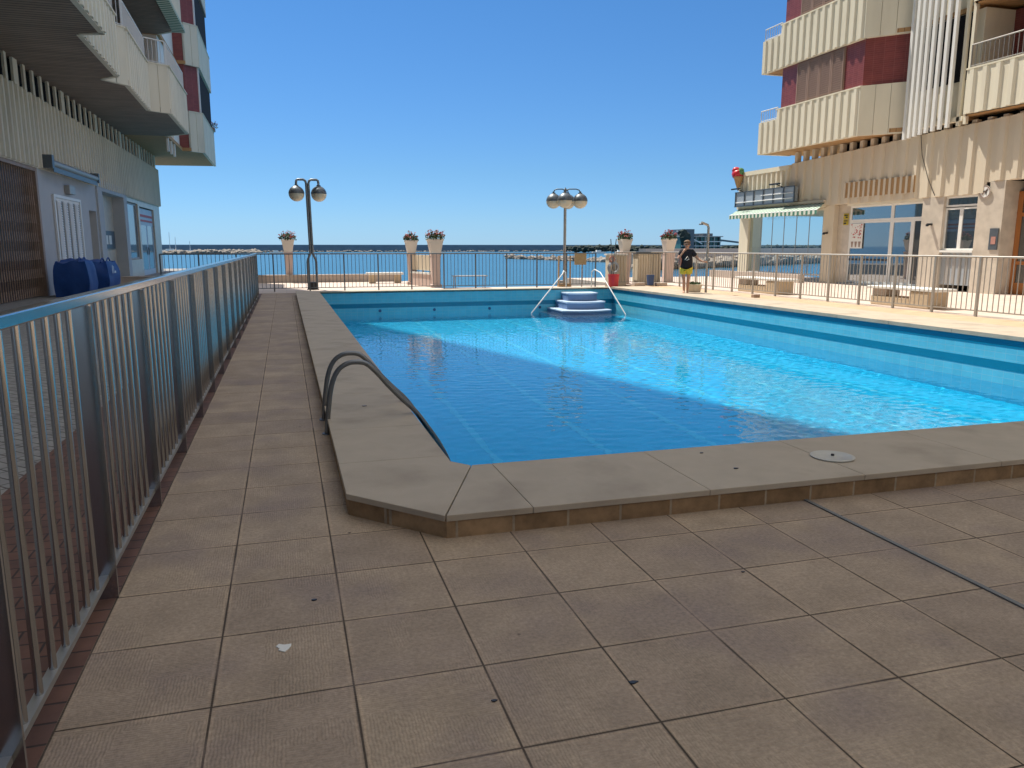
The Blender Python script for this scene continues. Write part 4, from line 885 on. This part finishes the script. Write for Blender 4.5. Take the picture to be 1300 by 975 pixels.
part('ground_wall', MB().box(FL - .5, FL - .05, 41.8, 42.3, 0, 3.948).box(FL - .5, FL - .05, 45.3, 45.75, 0, 3.948).box(FL - .5, FL - .05, 50.45, 52.7, 0, 3.948).box(FL - .5, FL - .05, 42.3, 45.3, 3.75, 3.948).box(FL - .5, FL - .05, 45.75, 50.45, 3.66, 3.948).box(FL - .5, FL - .05, 42.3, 45.3, 0, 0.9), 'marble', LB)
part('ground_wall', MB().box(FL - .5, FL - .02, -5, 19.5, 0, 3.948), 'gwall', LB)
part('niche', MB().box(FL - .55, FL - .4, 34.2, 35.4, 0, 2.95), 'marble', LB)
pt_ = part('portal', MB().box(FL - .5, FL + .06, 35.63, 36.5, 0, 4.28).box(FL - .5, FL + .06, 41.0, 41.79, 0, 4.28).box(FL - .5, FL + .06, 36.5, 41.0, 3.82, 4.28), 'gwall', LB, bevel=0.01)
part('portal_back', MB().box(FL - .545, FL - .45, 36.5, 41.0, 0, 3.82), 'marble', LB)
part('portal_door', MB().box(FL - .45, FL - .2, 36.52, 36.95, 0, 3.6), 'door', LB)
mp_ = part('mailbox_panel', MB().box(FL - .449, FL - .40, 37.6, 40.7, 1.45, 2.25), 'dgalv', LB)
part('paper', MB().box(FL - .399, FL - .39, 38.6, 39.15, 1.65, 2.05).box(FL - .399, FL - .39, 39.35, 39.9, 1.65, 2.05), 'white', mp_)
window(LB, 42.35, 45.25, 0.92, 3.72, FL - .2, m='gwall', g='dglass')
d2 = part('shop_door', MB().box(FL - .3, FL - .15, 45.8, 50.4, 0, 3.6), 'paleblue', LB)
part('pane', MB().box(FL - .149, FL - .14, 46.1, 47.9, 0.3, 2.7).box(FL - .149, FL - .14, 48.3, 50.1, 0.3, 2.7), 'dglass', d2)
part('sign_strip', MB().box(FL - .149, FL - .13, 46.0, 50.2, 3.15, 3.28).box(FL - .149, FL - .13, 46.0, 50.2, 2.9, 3.0), 'dogred', d2)
part('handle', MB().tube([(FL - .1, 48.05, 1.1), (FL - .1, 48.05, 1.5)], 0.03, 8), 'black', d2)
# concertina gate
gt = part('folding_gate', MB().box(FL - .32, FL - .28, 19.5, 27.8, 0, 3.94), 'black', LB)
mb = MB(); n = 42
for k in range(n):
    y = 19.6 + (27.7 - 19.6) * k / (n - 1); pts = []
    for j in range(15): pts.append((FL - .12 + (0.0 if j % 2 else 0.03), y + (0.045 if j % 2 else -0.045), 0.05 + 3.85 * j / 14))
    mb.tube(pts, 0.018, 5)
part('lattice', mb, 'rust', gt)
part('gate_frame', MB().box(FL - .25, FL - .02, 27.66, 27.84, 0, 3.94).box(FL - .25, FL - .02, 19.5, 27.66, 3.84, 3.94), 'rust', LB)
# louvred door
ld = part('louvred_door', MB().box(FL - .02, FL + .02, 29.35, 32.6, 0.1, 3.16), 'white', LB)
sl = MB(); dk = MB()
for c in range(4):
    a = 29.5 + 0.77 * c; dk.box(FL + .021, FL + .026, a + .56, a + .72, 0.2, 3.06)
    for j in range(34): sl.add([(FL + .022, a, 0.25 + .084 * j), (FL + .06, a, 0.22 + .084 * j), (FL + .06, a + .55, 0.22 + .084 * j), (FL + .022, a + .55, 0.25 + .084 * j), (FL + .022, a, 0.31 + .084 * j), (FL + .022, a + .55, 0.31 + .084 * j)], [(0, 1, 2, 3), (1, 4, 5, 2)])
part('louvres', sl, 'white', ld); part('louvre_gaps', dk, 'black', ld)
part('door_frame', MB().box(FL - .01, FL + .05, 29.2, 29.34, 0, 3.26).box(FL - .01, FL + .05, 32.61, 32.75, 0, 3.26).box(FL - .009, FL + .049, 29.34, 32.61, 3.165, 3.26), 'whitem', LB)
tag(part('wall_lamp', MB().box(FL - .019, FL + .16, 30.85, 31.6, 3.36, 3.66), 'galv', bevel=0.02), 'small square lamp box on the wall above the louvred door', 'lamp')
ra = thing('awning', 'rolled up awning cassette above the louvred door', 'awning', (FL, 31.5, 4.1))
part('cassette', MB().tube([(FL + .25, 28.4, 4.18), (FL + .25, 34.55, 4.18)], 0.11, 14), 'galv', ra, smooth=True)
part('bracket', MB().box(FL + .005, FL + .36, 28.15, 28.38, 4.0, 4.4), 'dgalv', ra); part('bracket', MB().box(FL + .005, FL + .36, 34.56, 34.72, 4.02, 4.38), 'dgalv', ra)
part('valance', MB().box(FL + .3, FL + .32, 28.4, 34.5, 3.9, 4.06), 'dgalv', ra)
# overhanging storeys
front = [(-4.13, -5), (-4.13, 23.0), (-4.72, 23.25), (-4.81, 28.4), (-5.37, 29.0), (-4.77, 29.8), (-4.89, 34.9), (-4.18, 35.4), (-4.19, 41.5), (-5.28, 42.6), (-5.28, 48.8), (-4.82, 48.8), (-4.16, 49.4), (-4.19, 57.3)]
def storey(z, first):
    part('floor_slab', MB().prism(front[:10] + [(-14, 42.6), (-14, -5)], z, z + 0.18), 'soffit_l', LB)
    part('floor_slab', MB().prism(front[9:] + [(-7.83, 57.8), (-14, 57.8), (-14, 42.601)], z, z + 0.18), 'soffit_r', LB)  # end bay boards coloured warmer for light bounced off the terrace
    kinds = ['r', 'p', 'r', 'p', 'p', 'r', 'p', 'r', 'p', None, None, 'p', 'e']
    for i, kd in enumerate(kinds):
        if kd is None: continue
        p, q = Vector(front[i]), Vector(front[i + 1]); h = 1.8 if i < 11 else 2.15
        mb = MB().obox(p, q, 0.002, 0.13, z - 0.02, z + h)
        if kd == 'r': ribs(mb, p, q, z - .01, z + h - .05, 0.45, 0.26, 0.06); mb.obox(p, q, -0.09, 0.16, z + h + .001, z + h + .05)
        else:
            n = max(2, round((q - p).length / (1.1 if kd == 'e' else 0.6))); d = (q - p) / n
            for k in range(n): mb.obox(p + d * (k + .03), p + d * (k + .97), -0.02, 0.0, z - .02, z + h)
            mb.obox(p, q, -0.05, 0.16, z + h + .001, z + h + .05)
        part('parapet', mb, 'creamL', LB)
        if kd in 'rp' and i < 9 and i not in (8,): railing(LB, tuple(p + (q - p) * .02 + Vector((-.06, 0))), tuple(q - (q - p) * .02 + Vector((-.06, 0))), z + h + .05, z + h + 0.95)
storey(6.9, True); storey(11.6, False)
part('floor_slab', MB().prism(front + [(-7.83, 57.8), (-14, 57.8), (-14, -5)], 16.3, 16.5), 'soffit_l', LB)
for z in (6.9, 11.6):
    part('recessed_wall', MB().box(-14, -6.9, -5, 42.4, z + .182, z + 4.698), 'red', LB)
    for y0 in (14, 19, 24.2, 30.2, 35.8, 39.2): window(LB, y0, y0 + 2.6, z + .4, z + 3.9, -6.898, 'balcony_door', g='dglass')
    part('recessed_wall', MB().box(-14, -5.42, 42.7, 48.9, z + .182, z + 4.698), 'white', LB)
    part('bay_wall', MB().prism([(-14, 48.92), (-4.93, 48.92), (-4.30, 49.5), (-4.33, 57.2), (-14, 57.2)], z + .182, z + 4.698), 'red', LB)
    part('bay_window', MB().box(-4.315, -4.26, 49.75, 57.0, z + 2.3, z + 4.6), 'shutd', LB)
    part('bay_window_frame', MB().box(-4.30, -4.22, 49.55, 49.74, z + 2.2, z + 4.69), 'whitem', LB)
for y0 in (43.2, 44.4, 45.6): part('drying_post', MB().box(-5.4, -5.3, y0, y0 + .18, 6.25, 9.5), 'white', LB)
part('bay_parapet', MB().obox((-4.16, 49.4), (-4.19, 57.3), 0, .13, 16.5, 21), 'creamL', LB)
part('awning_edge', MB().prism([(-4.5, 34.5), (-4.0, 34.9), (-3.95, 41.0), (-4.5, 41.0)], 11.35, 11.5), 'awning', LB)
part('tower', MB().prism([(-4.7, -5), (-4.7, 31.0), (-12.0, 53.5), (-14, 53.5), (-14, -5)], 16.502, 50.0), 'creamL', LB)  # unseen tower added to throw the shadow over paving and pool
wn = MB()
for lv_ in range(10):
    for j in range(9): wn.box(-4.69, -4.66, -3 + 4 * j, -0.6 + 4 * j, 18.2 + 3.1 * lv_, 19.8 + 3.1 * lv_)
part('added_tower_windows', wn, 'dglass', LB)
fp = thing('flower_box', 'small red flowers on the corner of the lower left balcony', 'plant', (-4.15, 57.0, 9.1))
part('box', MB().box(-4.25, -4.05, 56.4, 57.2, 9.10, 9.3), 'rust', fp)
flowers(fp, (-4.15, 56.8, 9.3), 0.3, 0.5, 90, 22)

# blue bags by the wall
def bag(x, y, w, d, h, lab, seed):
    r = thing('blue_bag', lab, 'bag', (x, y, 0), 'big blue woven bags by the left wall')
    bm = bmesh.new(); bmesh.ops.create_cube(bm, size=1); bmesh.ops.subdivide_edges(bm, edges=bm.edges[:], cuts=7, use_grid_fill=True)
    mb = MB(); vs_ = []
    for v in bm.verts:
        px_, py_, pz = v.co.x, v.co.y, v.co.z + .5
        bul = 1 + 0.16 * math.sin(math.pi * min(1, pz)) - 0.10 * pz
        n_ = mnoise.noise(Vector((px_ * 3 + seed, py_ * 3, pz * 3))) * 0.09
        vs_.append((x + px_ * w * (bul + n_), y + py_ * d * (bul + n_), pz * h * (1 + 0.12 * mnoise.noise(Vector((px_ * 2 + seed, py_ * 2, 4))))))
    bm.verts.index_update(); mb.add(vs_, [tuple(v.index for v in f.verts) for f in bm.faces]); bm.free()
    part('sack', mb, 'blue', r, smooth=True)
    for s in (-1, 1):
        part('handle', MB().tube([(x + .25 * w, y + s * d * .28 + (k - 4) * d * .045, h * .97 + 0.14 * math.sin(math.pi * k / 8)) for k in range(9)], 0.025, 6), 'blue', r, smooth=True)
    return r
bag(-6.4, 27.5, 0.9, 1.05, 1.1, 'big blue woven bag with handles nearer the folding gate', 1.0)
r_ = bag(-6.4, 30.9, 0.85, 1.7, 1.04, 'big blue woven bag with faded pale print nearer the doorway', 5.0)
part('pale_print', MB().add([(-5.87, 30.3, .62), (-5.87, 30.4, .62), (-5.87, 30.4, .9), (-5.87, 30.3, .9), (-5.87, 30.5, .62), (-5.87, 30.58, .62), (-5.87, 30.58, .86), (-5.87, 30.5, .86), (-5.87, 30.66, .62), (-5.87, 30.9, .62), (-5.87, 30.9, .7), (-5.87, 30.66, .7)], [(0, 1, 2, 3), (4, 5, 6, 7), (8, 9, 10, 11)]), 'paleblue', r_)

# ------------------------------------------------------------ person
def skin_part(name, verts, edges, radii, m, parent, root=0, sub=2, rot=0, loc=(0, 0, 0), smooth_it=0):
    me = bpy.data.meshes.new(name); me.from_pydata(verts, edges, []); me.update()
    o = bpy.data.objects.new(name, me); COL.objects.link(o)
    o.modifiers.new('skin', 'SKIN'); o.modifiers.new('sub', 'SUBSURF'); o.modifiers['sub'].levels = sub; o.modifiers['sub'].render_levels = sub
    if not me.skin_vertices: me.attributes  # layer made by the modifier
    for i, r in enumerate(radii):
        sv = me.skin_vertices[0].data[i]; sv.radius = r if isinstance(r, tuple) else (r, r); sv.use_root = (i == root)
    dg = bpy.context.evaluated_depsgraph_get(); ev = o.evaluated_get(dg); nm = bpy.data.meshes.new_from_object(ev)
    bpy.data.objects.remove(o); nm.materials.clear(); nm.materials.append(M[m]); nm.polygons.foreach_set('use_smooth', [True] * len(nm.polygons))
    q = link(name, nm, parent); return q
P0 = Vector((11.76, 21.34, 0.12))
# body: local coordinates, facing -y
V = [(0, 0, .86), (0, .01, 1.02), (0, .0, 1.18), (0, .0, 1.28), (0, .0, 1.36), (0, -.012, 1.42), (0, -.02, 1.49), (0, -.005, 1.56),
     (.15, .0, 1.275), (.26, -.01, 1.14), (.36, -.05, 1.04), (.47, -.10, .985), (.50, -.11, .98), (.54, -.12, .975),
     (-.15, .0, 1.275), (-.22, -.03, 1.15), (-.25, -.09, 1.05), (-.14, -.17, 1.22), (-.10, -.18, 1.28), (-.07, -.17, 1.33),
     (.075, 0, .80), (.075, -.01, .62), (.07, -.015, .46), (.065, .01, .30), (.06, .02, .09), (.065, -.05, .035), (.07, -.15, .02),
     (-.075, 0, .80), (-.075, -.01, .62), (-.06, -.03, .46), (-.05, .0, .30), (-.045, .015, .09), (-.05, -.05, .035), (-.06, -.15, .02)]
E_ = [(0, 1), (1, 2), (2, 3), (3, 4), (4, 5), (5, 6), (6, 7), (3, 8), (8, 9), (9, 10), (10, 11), (11, 12), (12, 13), (3, 14), (14, 15), (15, 16), (16, 17), (17, 18), (18, 19),
      (0, 20), (20, 21), (21, 22), (22, 23), (23, 24), (24, 25), (25, 26), (0, 27), (27, 28), (28, 29), (29, 30), (30, 31), (31, 32), (32, 33)]
RD = [(.15, .11), (.14, .10), (.15, .10), (.12, .08), .052, .07, .085, .06,
      .055, .045, .038, .026, .03, .024, .055, .045, .038, .026, .03, .024,
      .088, .075, .055, .052, .034, .038, .03, .088, .075, .055, .052, .034, .038, .03]
def fingers(pv, palm, dirs):
    for d in dirs:
        i = len(V); V.append(tuple(Vector(V[palm]) + Vector(d) * .5)); V.append(tuple(Vector(V[palm]) + Vector(d) + Vector((0, 0, -.012))))
        E_.append((palm, i)); E_.append((i, i + 1)); RD.extend([.0095, .008])
fingers(None, 13, [(.07, -.03, .03), (.08, -.02, .01), (.08, 0, -.01), (.065, .015, -.03), (.02, -.045, .03)])
fingers(None, 19, [(.05, .02, .045), (.06, .02, .03), (.06, .015, .01), (.05, .0, -.015), (-.02, .03, .045)])
pr = skin_part('person', V, E_, RD, 'skin', None)
pr.location = P0; pr.rotation_euler = (0, 0, R(-29))
tag(pr, 'person in black t-shirt and yellow shorts holding the shower pole', 'person')
def loc_part(name, mb, m, parent, smooth=True):
    me = bpy.data.meshes.new(name); me.from_pydata(mb.v, [], mb.f); me.update(); me.materials.append(M[m])
    if smooth: me.polygons.foreach_set('use_smooth', [True] * len(me.polygons))
    return link(name, me, parent)
shirt = skin_part('t_shirt', [(0, .0, .70), (0, .005, .93), (0, .005, 1.1), (0, .0, 1.22), (0, .0, 1.305), (.16, 0, 1.28), (.27, -.01, 1.13), (-.16, 0, 1.28), (-.235, -.035, 1.14)],
                  [(0, 1), (1, 2), (2, 3), (3, 4), (3, 5), (5, 6), (3, 7), (7, 8)], [(.215, .17), (.20, .15), (.19, .14), (.17, .125), (.075, .075), .085, .08, .085, .08], 'shirt', pr)
sho = skin_part('shorts', [(0, 0, .90), (.085, -.005, .74), (.095, -.01, .56), (-.085, -.005, .74), (-.09, -.01, .56)], [(0, 1), (1, 2), (0, 3), (3, 4)], [(.185, .145), .12, .118, .12, .118], 'yellow', pr)
loc_part('hair', MB().blob((0, .028, 1.565), (.100, .105, .062), 2, 3, .12).blob((0, .05, 1.50), (.096, .072, .095), 7, 3, .1), 'hair', pr)
loc_part('sunglasses', MB().tube([(-.075, -.06, 1.505), (-.06, -.098, 1.503), (-.01, -.108, 1.50), (.01, -.108, 1.50), (.06, -.098, 1.503), (.075, -.06, 1.505)], .014, 8), 'black', pr)
loc_part('nose', MB().blob((0, -.108, 1.475), (.014, .02, .02), 3, 2, .05), 'skin', pr)
loc_part('mouth', MB().tube([(-.022, -.094, 1.432), (0, -.100, 1.430), (.022, -.094, 1.432)], .005, 6), 'dogred', pr)
for s in (-1, 1): loc_part('ear', MB().blob((s * .088, -.01, 1.485), (.012, .02, .03), 5, 2, .05), 'skin', pr)
loc_part('shirt_emblem', MB().tube([(-.05, -.150, 1.03), (.03, -.148, 1.14), (.07, -.146, 1.05), (.0, -.152, 1.02)], .012, 6), 'white', pr)
tw = loc_part('towel', MB().blob((-.19, -.09, 1.0), (.055, .05, .13), 9, 3, .35), 'towel', pr)

# ------------------------------------------------------------ far shore and harbour
rnd = random.Random(21)
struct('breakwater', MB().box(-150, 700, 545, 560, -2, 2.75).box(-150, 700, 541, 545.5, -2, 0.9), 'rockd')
def rockpile(name, label, pts, n, r, spread, z, m='rock', seed=1):
    rr = random.Random(seed); mb = MB()
    for i in range(n):
        t = rr.random() * (len(pts) - 1); k = int(t); f = t - k
        x = pts[k][0] + (pts[k + 1][0] - pts[k][0]) * f; y = pts[k][1] + (pts[k + 1][1] - pts[k][1]) * f
        s = r * rr.uniform(.6, 1.4); u_ = rr.gauss(0, 1)
        mb.blob((x + u_ * spread, y + rr.gauss(0, 1) * spread, z + rr.uniform(0, 1) * r * 1.1 * math.exp(-u_ * u_)), (s, s * rr.uniform(.7, 1.2), s * rr.uniform(.5, .9)), rr.random() * 50, 1, 0.5)
    o = part(name, mb, m); o['kind'] = 'stuff'; o['label'] = label; o['category'] = 'rocks'; return o
rockpile('groyne_rocks', 'pile of pale boulders forming the groyne beyond the pool railing', [(64.5, 228), (69, 192), (73, 163), (82, 150)], 260, 0.75, 0.8, -2.0, seed=3)
rockpile('breakwater_rocks', 'line of pale rocks along the foot of the far breakwater', [(-140, 538), (320, 538)], 900, 0.75, 0.6, -2.1, seed=4)
rockpile('mole_rocks', 'tan rock mole behind the far end of the left building', [(-85, 430), (-45, 430), (-30, 440), (-15, 470)], 800, 1.15, 1.6, -1.9, seed=5)
rockpile('shore_rocks', 'pale rocks under the quay beyond the right railing', [(54, 109.5), (160, 176)], 700, 0.85, 0.9, -1.5, seed=6)
tag(part('far_quay', MB().prism([(55, 112), (160, 178), (160, 186), (52, 118)], -2, 0.35).prism([(55, 113), (160, 179), (160, 180), (54, 113.5)], 0.35, 1.2), 'stone'), 'long pale quay wall across the water behind the right railing', 'wall')
tb = MB(); tr = random.Random(8)
for i in range(700):
    x = tr.uniform(158, 330); y = 420 + tr.uniform(-12, 12) ; h = 2.6 + 1.6 * mnoise.noise(Vector((x * .03, 0, 0)))
    tb.blob((x, y, -1 + tr.uniform(0, h)), (1.5, 1.5, 1.0), tr.random() * 40, 1, .5)
o = part('tree_belt', tb, 'tree'); o['kind'] = 'stuff'; o['label'] = 'dark tree belt on the far shore at the horizon'; o['category'] = 'trees'
def far_tree(x, y, z0, h, r, lab):
    t_ = thing('tree', lab, 'tree', (x, y, z0)); part('trunk', MB().tube([(x, y, z0), (x, y, z0 + h * .6)], .25, 8, radii=[.3, .15]), 'rust', t_)
    c = MB(); rr = random.Random(int(x))
    for i in range(240):
        v = Vector((rr.gauss(0, 1), rr.gauss(0, 1), rr.gauss(0, 1))).normalized() * r * rr.uniform(.45, 1.05); s = rr.uniform(.2, .42)
        p = Vector((x, y, z0 + h - r)) + v; w_ = v.orthogonal().normalized(); u_ = (v.cross(w_)).normalized(); w_ = (w_ + v.normalized() * rr.uniform(-.6, .6)).normalized()
        c.add([p + w_ * s, p + u_ * s, p - w_ * s, p - u_ * s], [(0, 1, 2, 3)])
    part('crown', c, 'tree', t_)
far_tree(93, 205, 0.0, 4.6, 1.5, 'single round dark tree standing on the far shore')
pb = thing('harbour_terminal', 'dark green framed harbour building rising behind the person', 'building', (113, 200, 0))
mb = MB()
part('hall', MB().box(106, 118.5, 196, 206, 0.5, 4.2), 'green', pb)
part('tower', MB().box(107.0, 109.4, 194.7, 205, 0.5, 6.3), 'dgalv', pb)
part('tower_trees', MB().blob((105.6, 194.5, 5.2), (1.3, 1, 1.2), 3, 2, .6).blob((106.2, 194, 4.0), (1.5, 1, 1.6), 8, 2, .6), 'tree', pb)
part('roof', MB().box(105.5, 119, 195.5, 206.5, 4.2, 4.45), 'galv', pb)
part('roof_boxes', MB().box(109.6, 110.8, 197, 203, 4.45, 5.1).box(111, 112.2, 197, 203, 4.45, 4.9).box(113.5, 116.5, 197, 203, 4.45, 5.2), 'dgalv', pb)
for k in range(9): part('column', MB().box(106 + 1.45 * k, 106.25 + 1.45 * k, 195.6, 195.9, 0.5, 4.2), 'galv' if k % 2 else 'black', pb)
for z in (1.6, 2.8): part('deck_band', MB().box(106, 118.5, 195.4, 195.8, z, z + .22), 'whitem', pb)
part('stair', MB().add([(104.2, 194.8, 5.6), (104.2, 195.2, 5.6), (112, 195.2, 2.2), (112, 194.8, 2.2), (104.2, 194.8, 5.9), (104.2, 195.2, 5.9), (112, 195.2, 2.5), (112, 194.8, 2.5)], [(0, 1, 2, 3), (7, 6, 5, 4), (0, 4, 5, 1), (1, 5, 6, 2), (2, 6, 7, 3), (3, 7, 4, 0)]), 'whitem', pb)
gw = thing('gangway', 'dark sloping gangway right of the harbour building', 'gangway', (124, 200, 0))
part('deck', MB().add([(118.5, 199, 3.4), (118.5, 201, 3.4), (133, 201, 1.9), (133, 199, 1.9), (118.5, 199, 3.8), (118.5, 201, 3.8), (133, 201, 2.25), (133, 199, 2.25)], [(0, 1, 2, 3), (7, 6, 5, 4), (0, 4, 5, 1), (1, 5, 6, 2), (2, 6, 7, 3), (3, 7, 4, 0)]), 'dgalv', gw)
for x, h in ((119.5, 3.4), (131, 2.0)): part('leg', MB().box(x, x + .4, 199.2, 200.8, -2, h), 'dgalv', gw)
def sailboat(x, y, h, lab, first=[None]):
    if first[0] is None:
        b_ = thing('sailboat', lab, 'boat', (x, y, -2), 'moored sailboats behind the mole')
        part('hull', MB().prism([(x - 5, y), (x - 4, y - 1.4), (x + 4, y - 1.2), (x + 6, y), (x + 4, y + 1.2), (x - 4, y + 1.4)], -2, -0.7), 'white', b_)
        part('cabin', MB().box(x - 2.5, x + 2, y - .9, y + .9, -.7, 0.1), 'white', b_)
        part('mast', MB().tube([(x, y, -.7), (x, y, 9.5)], .14, 6), 'whitem', b_)
        first[0] = b_
    else:
        b_ = dup(first[0], (x, y, -2), label=lab, group='moored sailboats behind the mole')
    b_.scale = (1, 1, h)
for k, (u, h) in enumerate(((212, .75), (218, .95), (228, .7), (237, 1.05), (243, .8), (258, .6))):
    yb = 520; x = -(361 - u) / 955 * yb
    sailboat(x, yb, h, ['leftmost sailboat mast against the left building edge', 'second thin sailboat mast from the left building edge', 'third thin sailboat mast from the left building edge', 'tallest sailboat mast behind the left rock mole', 'sailboat mast just right of the tallest mast', 'shortest sailboat mast at the mole end'][k])
def motorboat(x, y, lab, s=1.0):
    b_ = thing('motorboat', lab, 'boat', (x, y, -2), 'small white boats before the breakwater')
    part('hull', MB().prism([(x - 3 * s, y - 1), (x + 2 * s, y - 1), (x + 3.4 * s, y), (x + 2 * s, y + 1), (x - 3 * s, y + 1)], -2.05, -1.1), 'white', b_)
    part('cabin', MB().box(x - 1.2 * s, x + .9 * s, y - .7, y + .7, -1.1, -.3), 'white', b_)
motorboat(158, 380, 'white motorboat nearest the four globe lamp', 1.2); motorboat(172, 385, 'white motorboat right of the four globe lamp by the trees', .9); motorboat(-4, 400, 'white motorboat left of the two globe lamp', 1.1)
motorboat(72, 380, 'white motorboat before the breakwater between the paired planters', 1.2)
